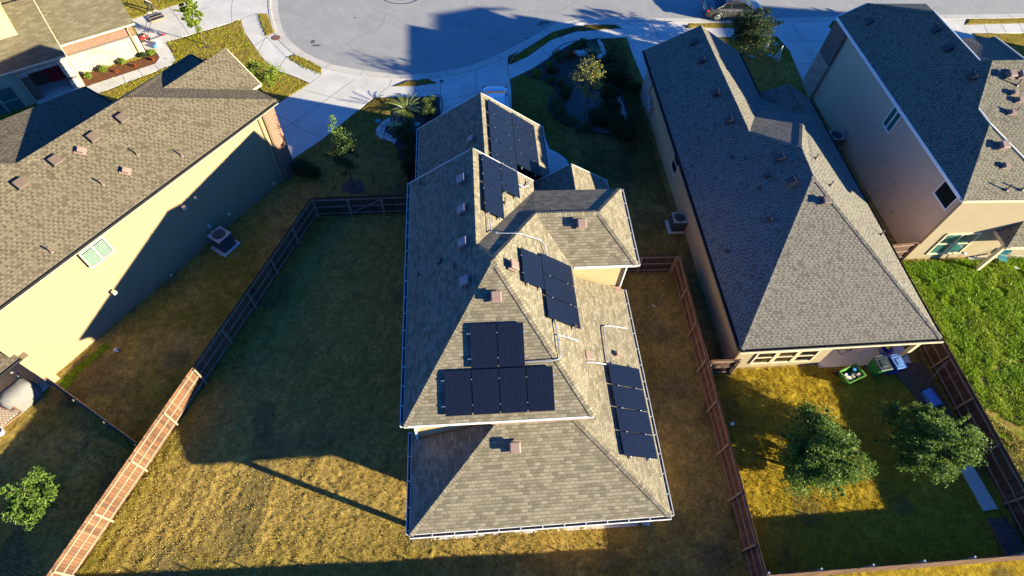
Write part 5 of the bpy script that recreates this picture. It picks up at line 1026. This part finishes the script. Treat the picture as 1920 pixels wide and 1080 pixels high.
# ---------------------------------------------------------------- person and garden tools
def skin(name, chain, mat, parent, sub=2):
    """chain: {joint: (pos, radius)}, edges"""
    J, E = chain; me = bpy.data.meshes.new(name); k = list(J); me.from_pydata([J[q][0] for q in k], [(k.index(a), k.index(b)) for a, b in E], []); me.materials.append(M[mat])
    o = bpy.data.objects.new(name, me); col.objects.link(o); o.parent = parent
    sm = o.modifiers.new('skin', 'SKIN'); sm.use_smooth_shade = True
    for i, q in enumerate(k): r = J[q][1]; sv = me.skin_vertices[0].data[i]; sv.radius = r if isinstance(r, tuple) else (r, r); sv.use_root = (i == 0)
    s = o.modifiers.new('s', 'SUBSURF'); s.levels = s.render_levels = sub; return o
M['skin_t'] = plain('skin', (.42, .25, .17), .5); M['shirt'] = plain('shirt_dark_green', (.02, .06, .04), .8); M['trous'] = plain('trousers_black', (.015, .015, .018), .8); M['shoe'] = plain('shoe_white', (.75, .75, .73), .5); M['hair'] = plain('hair_dark', (.02, .015, .01), .7)
pr = empty('person', (-25.36,48.49,0.0), 'person in dark green shirt, black trousers and white shoes walking on the grass edge', 'person', None, math.radians(10)); pr.scale = (1.1,)*3
Jn = dict(pel=((0, 0, .95), .145), ch=((.03, 0, 1.22), .15), up=((.04, 0, 1.42), .12), nk=((.05, 0, 1.52), .055), hd=((.07, 0, 1.62), .085), ht=((.08, 0, 1.72), .08), shl=((.04, .17, 1.42), .07), ell=((-.05, .27, 1.15), .045), wrl=((.12, .27, .95), .03), shr=((.04, -.17, 1.42), .07), elr=((.06, -.28, 1.15), .045), wrr=((.24, -.26, .98), .03),
          hl=((0, .09, .88), .09), kl=((.18, .10, .5), .06), al=((.12, .10, .1), .04), hr=((0, -.09, .88), .09), kr=((-.02, -.10, .5), .06), ar=((-.26, -.10, .14), .04), fl=((.30, .11, .04), .035), fr=((-.12, -.11, .05), .035), hdl=((.19, .27, .89), .028), hdr=((.31, -.26, .93), .028))
Ed = [('pel', 'ch'), ('ch', 'up'), ('up', 'nk'), ('nk', 'hd'), ('hd', 'ht'), ('up', 'shl'), ('shl', 'ell'), ('ell', 'wrl'), ('wrl', 'hdl'), ('up', 'shr'), ('shr', 'elr'), ('elr', 'wrr'), ('wrr', 'hdr'), ('pel', 'hl'), ('hl', 'kl'), ('kl', 'al'), ('al', 'fl'), ('pel', 'hr'), ('hr', 'kr'), ('kr', 'ar'), ('ar', 'fr')]
skin('body', (Jn, Ed), 'skin_t', pr)
for hx, hy, hz, s in ((.19, .27, .89, 1), (.31, -.26, .93, -1)):
    for k in range(4): a = MB(); y = hy+(k-1.5)*.017; l = (.062, .072, .068, .052)[k]; a.tube([(hx+.01, y, hz), (hx+.035, y, hz-l*.55), (hx+.02, y, hz-l*1.15)], [.009, .0085, .007], 6); lbuild(a, 'finger', M['skin_t'], pr)
    a = MB(); a.tube([(hx-.02, hy+.02*s, hz+.01), (hx+.0, hy-.045*s, hz-.02), (hx+.02, hy-.05*s, hz-.045)], [.011, .01, .008], 6); lbuild(a, 'thumb', M['skin_t'], pr)
gr = lambda d, e: {k: (v[0], v[1]+e) for k, v in Jn.items() if k in d}
S_ = ['pel', 'ch', 'up', 'shl', 'ell', 'shr', 'elr']; skin('shirt', ({**gr(S_, .016), 'ell': ((-.03, .25, 1.22), .07), 'elr': ((.055, -.26, 1.22), .07)}, [e for e in Ed if e[0] in S_ and e[1] in S_]), 'shirt', pr)
S_ = ['pel', 'hl', 'kl', 'al', 'hr', 'kr', 'ar']; skin('trousers', (gr(S_, .022), [e for e in Ed if e[0] in S_ and e[1] in S_]), 'trous', pr)
for (x, y, z) in ((.2, .105, .05), (-.2, -.105, .06)): a = MB(); a.lathe([(.0, 0), (.055, .0), (.06, .05), (.045, .09), (.0, .1)], (x, y, z-.05), 10); a.box((x+.07, y, z), (.24, .10, .09)); o = lbuild(a, 'shoe', M['shoe'], pr); o.modifiers.new('b', 'BEVEL').width = .03
a = MB(); a.lathe([(.03, 0), (.095, .01), (.105, .06), (.08, .12), (.02, .145)], (.065, 0, 1.65), 14); lbuild(a, 'hair', M['hair'], pr)
a = MB(); a.box((.165, 0, 1.655), (.03, .025, .04), taper=.6); lbuild(a, 'nose', M['skin_t'], pr)
for y in (-.032, .032): a = MB(); a.lathe([(.002, 0), (.011, .006), (.002, .016)], (.153, y, 1.672), 8); lbuild(a, 'eye', M['hair'], pr)
M['red'] = plain('plastic_red', (.45, .02, .015), .35); M['blue'] = plain('plastic_blue', (.03, .16, .5), .4)
mo = empty('lawn_mower', (-25.0,44.72,0.0), 'red push lawn mower standing by the garage corner', 'lawn mower', None, math.radians(48))
a = MB(); a.box((0, 0, .24), (.62, .52, .14)); a.lathe([(.2, .3), (.2, .4), (.12, .46)], (.03, 0, 0), 14); o = lbuild(a, 'deck', M['red'], mo); o.modifiers.new('b', 'BEVEL').width = .05
a = MB(); a.lathe([(.11, .34), (.13, .5), (.07, .56)], (.03, 0, 0), 12); a.box((-.12, .05, .4), (.16, .2, .14)); lbuild(a, 'engine', M['black'], mo)
for x in (-.27, .27):
    for y in (-.3, .3): a = MB(); a.lathe([(.1, -.03), (.12, 0), (.1, .03)], (x, y, .12), 14, M=Matrix.Rotation(math.pi/2, 3, 'X')); lbuild(a, 'wheel', M['tyre'], mo)
a = MB(); 
a.tube([(.25, -.22, .3), (.85, -.24, .95), (1.05, -.2, 1.1), (1.05, .2, 1.1), (.85, .24, .95), (.25, .22, .3)], .018, 6); lbuild(a, 'handle', M['black'], mo)
tr = empty('string_trimmer', (-23.88,45.0,0.0), 'red string trimmer lying on the driveway beside the mower', 'trimmer', None, math.radians(33))
a = MB(); a.tube([(-.75, 0, .09), (.6, 0, .12)], .018, 6); lbuild(a, 'shaft', M['black'], tr); a = MB(); a.box((.35, 0, .14), (.22, .16, .16)); o = lbuild(a, 'motor', M['red'], tr); o.modifiers.new('b', 'BEVEL').width = .04
a = MB(); a.lathe([(.02, .06), (.13, .07), (.1, .13)], (-.75, 0, 0), 12); lbuild(a, 'cutting_head', M['black'], tr)
bg = empty('plastic_bag', (-23.73,43.87,0.0), 'white plastic bag with something blue on the path corner', 'bag')
a = MB(); a.lathe([(.1, .0), (.24, .06), (.2, .2), (.09, .3), (.15, .38)], (0.05, .05, .06), 9, a0=.3); lbuild(a, 'sack', M['white'], bg); a = MB(); a.lathe([(.05, 0), (.17, .04), (.14, .2), (.04, .24)], (-.15, -.25, .06), 10); lbuild(a, 'blue_jug', M['blue'], bg)
q = (-24.71,47.57,0.0); mt_ = empty('low_cart', q, 'flat tan board with two black strips lying on the driveway', 'board', None, math.radians(35)); a = MB(); a.box((0, 0, .16), (1.15, .95, .05)); lbuild(a, 'deck', M['trim_a'], mt_)
for y in (-.22, .22): a = MB(); a.box((0, y, .19), (1.0, .24, .02)); lbuild(a, 'black_strip', M['black'], mt_)
for x in (-.45, .45):
    for y in (-.35, .35): a = MB(); a.box((x, y, .1), (.08, .08, .1)); lbuild(a, 'foot', M['black'], mt_)
# ---------------------------------------------------------------- back yard things of the long house
def bin_(x, y, rz, label, mat, lid=True, h_=1.02, w_=.62, d=.72, tilt=0):
    b = empty('wheeled_bin', (x, y, 0), label, 'wheeled bin', 'wheeled bins behind the long house', rz)
    a = MB(); n = 4; t0, t1 = .78, 1.0
    R0 = [(-w_/2*t0, -d/2*t0, .08), (w_/2*t0, -d/2*t0, .08), (w_/2*t0, d/2*t0, .08), (-w_/2*t0, d/2*t0, .08)]; R1 = [(-w_/2, -d/2, h_), (w_/2, -d/2, h_), (w_/2, d/2, h_), (-w_/2, d/2, h_)]
    a.face(R0[::-1])
    for i in range(4):
        j = (i+1) % 4; a.face([R0[i], R0[j], R1[j], R1[i]]); k = lambda p, z=0: (p[0]*.92, p[1]*.92, p[2]-z); a.face([k(R1[i]), k(R1[j]), k(R0[j], -.06), k(R0[i], -.06)]); a.face([R1[i], R1[j], k(R1[j]), k(R1[i])])
        a.bar(V(R1[i])-V((0, 0, .03)), V(R1[j])-V((0, 0, .03)), .05, .05)
    a.face([(p[0]*.92, p[1]*.92, .14) for p in R0]); lbuild(a, 'tub', M[mat], b)
    for s in (-1, 1): a = MB(); a.lathe([(.09, -.03), (.11, 0), (.09, .03)], (s*w_*.42, d*.42, .11), 12, M=Matrix.Rotation(math.pi/2, 3, 'Y')); lbuild(a, 'wheel', M['tyre'], b)
    if lid: a = MB(); a.box((0, -.02, h_+.035), (w_+.06, d+.05, .06), taper=.94); a.box((0, -.02, h_+.075), (w_*.6, d*.6, .03), taper=.8); a.box((0, d/2+.05, h_+.02), (w_*.7, .05, .06)); o = lbuild(a, 'lid', M['lid_dk'] if mat == 'bin_green' else M['lid_bl'], b); o.modifiers.new('b', 'BEVEL').width = .02
    return b
M['bin_green'] = plain('bin_green', (.02, .15, .05), .4); M['bin_lime'] = plain('bin_lime', (.10, .26, .05), .4); M['bin_blue'] = plain('bin_blue', (.015, .06, .33), .35); M['lid_dk'] = plain('lid_dark', (.04, .05, .05), .3); M['lid_bl'] = plain('lid_blue', (.10, .2, .42), .2)
bb = bin_(21.45, 12.62, .35, 'open green garden cart full of rubbish in the sun', 'bin_lime', False, .62, 1.25, .8)
rr = random.Random(4); cols = ['peb1', 'galv', 'blue', 'trim', 'trim_a', 'black', 'white']
for i in range(14): a = MB(); a.box((rr.uniform(-.42, .42), rr.uniform(-.24, .24), .45+rr.uniform(0, .14)), (rr.uniform(.12, .32), rr.uniform(.1, .22), rr.uniform(.04, .12)), M=Matrix.Rotation(rr.uniform(-.5, .5), 3, 'X') @ Matrix.Rotation(rr.random()*3, 3, 'Z')); lbuild(a, 'rubbish', M[cols[i % 7]], bb)
bin_(23.05, 12.9, .12, 'tall green wheeled bin with a dark lid, left of the blue bin', 'bin_green', True, 1.1, .74, .82); bin_(23.98, 12.95, .12, 'tall blue wheeled bin beside the green one', 'bin_blue', True, 1.1, .62, .78)
bk = empty('bucket', (24.2, 14.1, .07), 'round tub with red rim, ball and tools under the patio roof', 'tub'); a = MB(); a.lathe([(.25, 0), (.34, .4), (.36, .42), (.3, .42), (.24, .05)], (0, 0, 0), 18); lbuild(a, 'tub', M['blue'], bk); a = MB(); a.tube([(.35*math.cos(k*.35), .35*math.sin(k*.35), .42) for k in range(19)], .03, 6, cap=False); lbuild(a, 'rim', M['red'], bk); M['yel'] = plain('yellow', (.5, .38, .02), .5); a = MB(); a.lathe([(.02, 0), (.1, .04), (.13, .12), (.1, .2), (.02, .24)], (.1, .05, .3), 12); lbuild(a, 'ball', M['yel'], bk)
ch = empty('camp_chair_frame', (21.9, 14.4, .07), 'folded metal chair frame lying on the patio slab', 'chair frame', None, .3); a = MB()
for y in (-.25, .25): a.tube([(-.4, y, .03), (.4, y, .5)], .015, 5); a.tube([(.4, y, .03), (-.35, y, .5)], .015, 5)
for x, z in ((-.4, .03), (.4, .5), (.4, .03), (-.35, .5), (0, .26)): a.bar((x, -.25, z), (x, .25, z), .02, .02)
lbuild(a, 'tube_frame', M['black'], ch)
for i, (x, y, lab) in enumerate(((20.5, 14.6, 'pale clutter and tools heaped beside the patio wall'), (21.4, 15.6, 'cardboard boxes stacked at the back of the patio'))):
    cl = empty('clutter_heap', (x, y, .07), lab, 'clutter'); 
    for k in range(9): a = MB(); a.box((rr.uniform(-.35, .35), rr.uniform(-.3, .3), rr.uniform(.1, .5)), (rr.uniform(.1, .4), rr.uniform(.05, .35), rr.uniform(.05, .3)), rz=rr.random()*3); lbuild(a, 'box', M[cols[(k+i) % 7] if i == 0 else 'trim_a'], cl)
a = MB(); a.bar((20.35, 14.25, .12), (20.75, 14.45, 1.5), .07, .07); tag(a.build('leaning_pole', M['galv']), 'pale pole leaning by the patio wall corner', 'pole'); a = MB(); a.bar((22.7, 14.1, .12), (22.9, 14.35, 1.8), .09, .09); tag(a.build('patio_prop', M['trim']), 'pale upright prop standing in the middle of the patio', 'post')
a = MB(); a.bar((20.6, 13.0, .08), (22.3, 13.1, .08), .16, .14); tag(a.build('timber_beam', M['fence_n']), 'timber beam lying along the patio edge', 'timber')
for i, (a_, b_) in enumerate((((26.2, 14.0, .08), (26.45, 10.0, .08)), ((26.45, 9.9, .08), (26.3, 7.4, .08)), ((26.4, 4.8, .08), (26.6, 3.0, .08)))): a = MB(); a.bar(a_, b_, .12, .12); tag(a.build('edging_timber', M['fence_n']), ('long', 'middle', 'short last')[i]+' edging timber lying along the dark back fence', 'timber', 'edging timbers by the back fence')
a = MB(); a.prism([(25.35, 7.9), (26.1, 7.9), (26.35, 5.1), (25.55, 5.05)], 0, .13); tag(a.build('paving_slab', M['conc']), 'narrow pale paved strip beside the right back fence', 'paving', kind='structure')
a = MB(); a.prism([(23.9, 13.3), (26.4, 13.3), (26.4, 9.0), (25.4, 9.2), (24.6, 12)], -.02, .1); tag(a.build('dirt_strip', M['dirt']), 'bare trodden soil between the patio and the fence', 'soil', kind='structure')
bs = empty('brick_stack', (26.1, 3.9, 0), 'low stack of red bricks in the dark corner by the fence', 'brick stack')
for z in range(3):
    for j in range(5):
        for k in range(7-z): a = MB(); a.box((-.5+j*.22, -.9+k*.26+rr.uniform(-.02, .02), .06+z*.1), (.19, .24, .09)); lbuild(a, 'brick', M['brick_dk'], bs)
a = MB(); a.box((0, 0, .2), (.55, .9, .36), taper=.9); a.box((0, 0, .4), (.62, .98, .05)); o = a.build('storage_box', M['lid_bl'], None, bevel=.03); o.location = (25.55, 11.05, 0); o.rotation_euler = (0, 0, .25); tag(o, 'blue plastic storage box lying by the right fence', 'storage box')
a = MB(); a.lathe([(.05, 0), (.28, .05), (.32, .2), (.2, .36), (.05, .4)], (26.1, 7.7, 0), 9); tag(a.build('boulder', M['peb2']), 'round grey lump of stone by the right fence', 'stone')
a = MB(); a.bar((26.05, 12.1, .1), (26.5, 12.7, 1.6), .04, .05); tag(a.build('broom_handle', M['rail']), 'thin wooden handle leaning on the dark fence', 'broom')
# ---------------------------------------------------------------- left neighbour patio
P = lambda a, b, z=0: V(LAT(a, b, z))
q = P(-20.15, .15); cv_ = empty('covered_grill', q, 'grill under a pale grey fabric cover on the left patio', 'grill', None, math.radians(53)); a = MB()
prof_ = [(.0, 1.0, .62), (.25, 1.02, .64), (.6, 1.0, .6), (.95, .96, .5), (1.12, .8, .34), (1.18, .4, .12)]
a.v = []; nn_ = 20
for z, sx, sy_ in prof_:
    for k in range(nn_): th = 2*math.pi*k/nn_; fx = math.copysign(abs(math.cos(th))**.6, math.cos(th)); fy_ = math.copysign(abs(math.sin(th))**.6, math.sin(th)); w0 = 1+.05*math.sin(5*th+z*4); a.v.append((fx*sx*.78*w0, fy_*sy_*w0, z+.09))
for i in range(len(prof_)-1):
    for k in range(nn_): a.f.append((i*nn_+k, i*nn_+(k+1) % nn_, (i+1)*nn_+(k+1) % nn_, (i+1)*nn_+k)); a.uv.append(None); a.mi.append(0)
a.f.append(tuple((len(prof_)-1)*nn_+k for k in range(nn_))); a.uv.append(None); a.mi.append(0)
M['fabric'] = plain('cover_fabric', (.15, .14, .135), .85, 0, .1, 4, .2, .4); o = lbuild(a, 'fabric_cover', M['fabric'], cv_); o.data.polygons.foreach_set('use_smooth', [True]*len(o.data.polygons))
a = MB()
for f in (-.6, .0, .6): a.box((f, -.0, .05), (.06, .8, .08))
lbuild(a, 'foot', M['black'], cv_)
lo, lu, lv = V((-22.4, 12.72, .75)), V((-2.3, 1.35, .1)), V((-1.5, -.85, -.62)); lt = empty('lattice_screen', (lo.x, lo.y, 0), 'sunlit wooden lattice panel leaning at the left edge of the photo', 'lattice')
M['lat'] = plain('lattice_wood', (.40, .22, .12), .75); a = MB(); ln_ = lu.cross(lv).normalized()
for i in range(1, 20):
    s_ = i/10
    for f in (0, 1):
        p0, p1 = (min(s_, 1), max(0, s_-1)), (max(0, s_-1), min(s_, 1))
        if f: p0, p1 = (1-p0[0], p0[1]), (1-p1[0], p1[1])
        a.bar(lo+lu*p0[0]+lv*p0[1]+ln_*(.008*f), lo+lu*p1[0]+lv*p1[1]+ln_*(.008*f), .04, .01, up=ln_)
o = a.build('lattice', M['lat'], lt)
for p0, p1 in (((0, 0), (1, 0)), ((1, 0), (1, 1)), ((1, 1), (0, 1)), ((0, 1), (0, 0))): a = MB(); a.bar(lo+lu*p0[0]+lv*p0[1], lo+lu*p1[0]+lv*p1[1], .08, .04, up=ln_); a.build('frame_bar', M['lat'], lt)
q = (-23.52,11.94,0.1); a = MB(); a.lathe([(.16, 0), (.24, .3), (.27, .32), (.22, .32), (.15, .05)], q, 16); tag(a.build('plant_pot', M['white']), 'white round pot at the left edge of the photo', 'pot')
q = P(-19.7, 1.0); ca_ = empty('garden_chair', q, 'rounded grey chair back in the shade of the left patio', 'chair', None, .9); a = MB(); a.lathe([(.05, .45), (.3, .45), (.3, .5), (.05, .5)], (0, 0, .08), 14); lbuild(a, 'seat', M['ac'], ca_); a = MB(); a.tube([(.28*math.cos(k*.35-1.2), .28*math.sin(k*.35-1.2), .95) for k in range(8)], .05, 6); lbuild(a, 'backrest', M['ac'], ca_)
for k in range(4): a = MB(); a.tube([(.2*math.cos(k*1.57+.7), .2*math.sin(k*1.57+.7), .08), (.22*math.cos(k*1.57+.7), .22*math.sin(k*1.57+.7), .53)], .02, 5); lbuild(a, 'leg', M['black'], ca_)
# patio chair of the tall house
dc = empty('patio_chair', (34.75, 20.1, .1), 'teal folding chair on the patio of the tall house', 'chair', None, -.3); M['teal'] = plain('teal_cloth', (.03, .22, .24), .6); a = MB(); a.box((0, 0, .45), (.55, .5, .03)); lbuild(a, 'seat', M['teal'], dc); a = MB(); a.box((0, .3, .75), (.55, .04, .5)); lbuild(a, 'backrest', M['teal'], dc)
for x in (-.27, .27):
    for y in (-.25, .25): a = MB(); a.tube([(x, -y, .0), (x, y, .9 if y > 0 else .47)], .015, 5); lbuild(a, 'leg', M['black'], dc)
a = MB(); a.tube([(31.9, 20.45, .0), (31.9, 20.35, .9)], .02, 6); a.lathe([(.05, .9), (.16, .95), (.05, 1.02)], (31.9, 20.35, 0), 12); tag(a.build('garden_lamp', M['galv']), 'small round lamp on a stake before the windows of the tall house', 'garden lamp')
# ---------------------------------------------------------------- small things
def rock(name, p, r, label, cat, mat, sq=.6):
    a = MB(); rr2 = random.Random(int(p[0]*10)); 
    for i in range(5):
        for k in range(9): th = 2*math.pi*k/9; ph = i/4*math.pi/2; rad_ = r*math.cos(ph)*rr2.uniform(.85, 1.15); a.v.append((p[0]+rad_*math.cos(th)*1.3, p[1]+rad_*math.sin(th)*.8, r*sq*math.sin(ph)*rr2.uniform(.9, 1.1)))
    for i in range(4):
        for k in range(9): a.f.append((i*9+k, i*9+(k+1) % 9, (i+1)*9+(k+1) % 9, (i+1)*9+k)); a.uv.append(None); a.mi.append(0)
    tag(a.build(name, M[mat]), label, cat)
rock('white_rock', (10.15,42.52,0.0), .55, 'large white rock in the planted bed', 'rock', 'rock')
a = MB(); a.lathe([(.05, 0), (.2, .06), (.24, .2), (.18, .34), (.04, .4)], (11.71,41.86,0.0), 14); tag(a.build('white_globe', M['white']), 'white globe ornament beside the stones of the planted bed', 'globe')
a = MB(); a.box((0, 0, .2), (.6, .45, .38)); o = a.build('dark_planter', M['black'], bevel=.03); o.location = (12.48,41.64,0.0); tag(o, 'dark square planter right of the white globe', 'planter')
for i, p in enumerate([(25.9,42.29,0.0),(26.76,41.49,0.0)]):
    cn = empty('light_cone', p, ('left' if i == 0 else 'right')+' one of two white wire cone trees on the shaded lawn', 'lawn ornament', 'white wire cone trees'); a = MB(); n_ = 10; h_ = 1.25
    for k in range(n_): th = k*2*math.pi/n_; a.tube([(.3*math.cos(th), .3*math.sin(th), 0), (.02*math.cos(th), .02*math.sin(th), h_)], .014, 4)
    for j in range(5): rj = .3*(1-j/5.4); a.tube([(rj*math.cos(q_*.524), rj*math.sin(q_*.524), h_*j/5.2) for q_ in range(13)], .014, 4, cap=False)
    lbuild(a, 'wire_frame', M['pvc'], cn); a = MB(); a.lathe([(.01, h_), (.07, h_+.06), (.01, h_+.14)], (0, 0, 0), 10); lbuild(a, 'star_top', M['pvc'], cn)
M['tealp'] = plain('teal_lid', (.05, .22, .2), .5)
for i, p in enumerate([(24.75,41.94,0.0),(26.43,42.07,0.0),(27.49,43.69,0.0),(-5.98,34.62,0.0),(-3.09,34.21,0.0)]): a = MB(); a.lathe([(.22, 0), (.22, .05), (.15, .07)], (p[0], p[1], .02), 16); tag(a.build('valve_lid', M['tealp']), ['teal lid nearest the front gable of the long house', 'teal lid between the two wire cones', 'teal lid above the wire cones', 'green lid on the lawn left of the yucca', 'green lid in the dark bed below the yucca'][i], 'valve lid', 'round green lids in the lawns')
a = MB(); a.box((0, 0, .03), (.36, .26, .02)); o = a.build('paper_sheet', M['pvc']); o.location = (11.38, 18.0, .01); o.rotation_euler = (0, .05, .9); tag(o, 'pale sheet lying on the bare side yard', 'paper')
a = MB(); a.lathe([(.02, 0), (.1, .04), (.13, .13), (.1, .22), (.02, .26)], (-19.24, 16.39, .0), 12); tag(a.build('ball', M['peb1']), 'small pale ball on the side lawn of the left house', 'ball')
a = MB(); a.box((14.0, 10.3, .05), (.2, .16, .06), rz=.5); tag(a.build('paper_scrap', M['pvc']), 'small white scrap near the left fence of the sunlit yard', 'scrap')
for i, p in enumerate([(4.21,41.59,0.1),(-1.29,39.05,0.1),(20.17,46.28,0.1)]): a = MB(); a.box((0, 0, .05), (.3, .12, .05)); a.box((0, .0, .08), (.16, .05, .02)); o = a.build('kerb_marker', M['black']); o.location = (p[0], p[1], .06); o.rotation_euler = (0, 0, .5); tag(o, ['dark kerb number block where the driveway meets the curved sidewalk', 'dark kerb number block left of the solar house driveway', 'dark kerb number block before the long house driveway'][i], 'kerb marker', 'kerb number blocks')
mb = MB(); p0 = (-16.29,22.92,0.0); mb.tube([(p0[0], p0[1], .06), (p0[0]+.5, p0[1]-.2, .03), (p0[0]+1.0, p0[1]-.1, .05)], .02, 5); tag(mb.build('garden_hose', M['black']), 'short dark hose on the grass by the left house wall', 'hose')

# ---------------------------------------------------------------- standing blades over the turf, countless
def hgt_at(px_, py_):
    i = np.clip(np.searchsorted(xs, px_), 1, len(xs)-1); j = np.clip(np.searchsorted(ys, py_), 1, len(ys)-1); return Z[j, i]
def blades(name, label, box, n, hh, ww, c1, c2, keep=None, seed=1, lean=.5):
    r = np.random.default_rng(seed); x = r.uniform(box[0], box[1], n*2); y = r.uniform(box[2], box[3], n*2)
    d = vnoise(x, y, .5)*.6+vnoise(x, y, .18)*.5; m_ = d > .42
    if keep is not None: m_ &= keep(x, y)
    x, y = x[m_][:n], y[m_][:n]; n = len(x); z = hgt_at(x, y)-.01; m2 = z > -.15; x, y, z = x[m2], y[m2], z[m2]; n = len(x)
    a = r.uniform(0, 6.28, n); w_ = ww*r.uniform(.6, 1.5, n); h_ = hh*r.uniform(.5, 1.5, n)
    lx = r.normal(0, lean, n)*h_; ly = r.normal(0, lean, n)*h_
    P0 = np.stack([x-w_*np.cos(a), y-w_*np.sin(a), z], -1); P1 = np.stack([x+w_*np.cos(a), y+w_*np.sin(a), z], -1); P2 = np.stack([x+lx, y+ly, z+h_], -1)
    me = bpy.data.meshes.new(name); me.vertices.add(n*3); me.vertices.foreach_set('co', np.stack([P0, P1, P2], 1).astype(np.float32).ravel())
    me.loops.add(n*3); me.loops.foreach_set('vertex_index', np.arange(n*3, dtype=np.int32)); me.polygons.add(n)
    me.polygons.foreach_set('loop_start', np.arange(0, n*3, 3, dtype=np.int32)); me.polygons.foreach_set('loop_total', np.full(n, 3, np.int32)); me.update(calc_edges=True)
    ca = me.color_attributes.new('rnd', 'FLOAT_COLOR', 'POINT'); k = np.repeat(np.clip(r.random(n)*.6+.6*(vnoise(x, y, 1.5)-.25), 0, 1), 3); ca.data.foreach_set('color', np.stack([k, k, k, np.ones_like(k)], -1).astype(np.float32).ravel())
    me.materials.append(leafmat(name+'_mat', c1, c2)); o = bpy.data.objects.new(name, me); col.objects.link(o); tag(o, label, 'grass', kind='stuff'); return o
left = lambda x, y: ((x+9.4)*.9247-(y-25.6)*.3806 > .08)
blades('dry_grass', 'dry golden grass blades of the solar house yard', (-18.8, 12.6, 2.9, 24), 130000, .055, .016, (.52, .36, .10), (.34, .27, .04), left, 2)
blades('golden_grass', 'golden grass blades of the long house back yard', (13.1, 26.6, 2.9, 13.4), 45000, .06, .016, (.52, .36, .03), (.36, .29, .02), None, 3)
blades('weeds', 'bright green weeds and straw in the yard at the right edge', (27.2, 40, 2.9, 20.4), 85000, .12, .026, (.34, .38, .03), (.14, .31, .006), lambda x, y: y > 9+4*(vnoise(x, y, 2.2)-.3), 4, .8)
blades('straw', 'dry straw among thin weeds in the lower part of the yard at the right edge', (27.2, 40, 2.9, 13), 45000, .09, .02, (.46, .36, .10), (.24, .27, .03), lambda x, y: y < 9.5+4*(vnoise(x, y, 2.2)-.3), 6, .8)
blades('front_grass', 'yellow green grass blades of the front lawns at the top left', (-33, -9.5, 30, 52), 60000, .07, .02, (.40, .36, .02), (.24, .27, .01), None, 5)
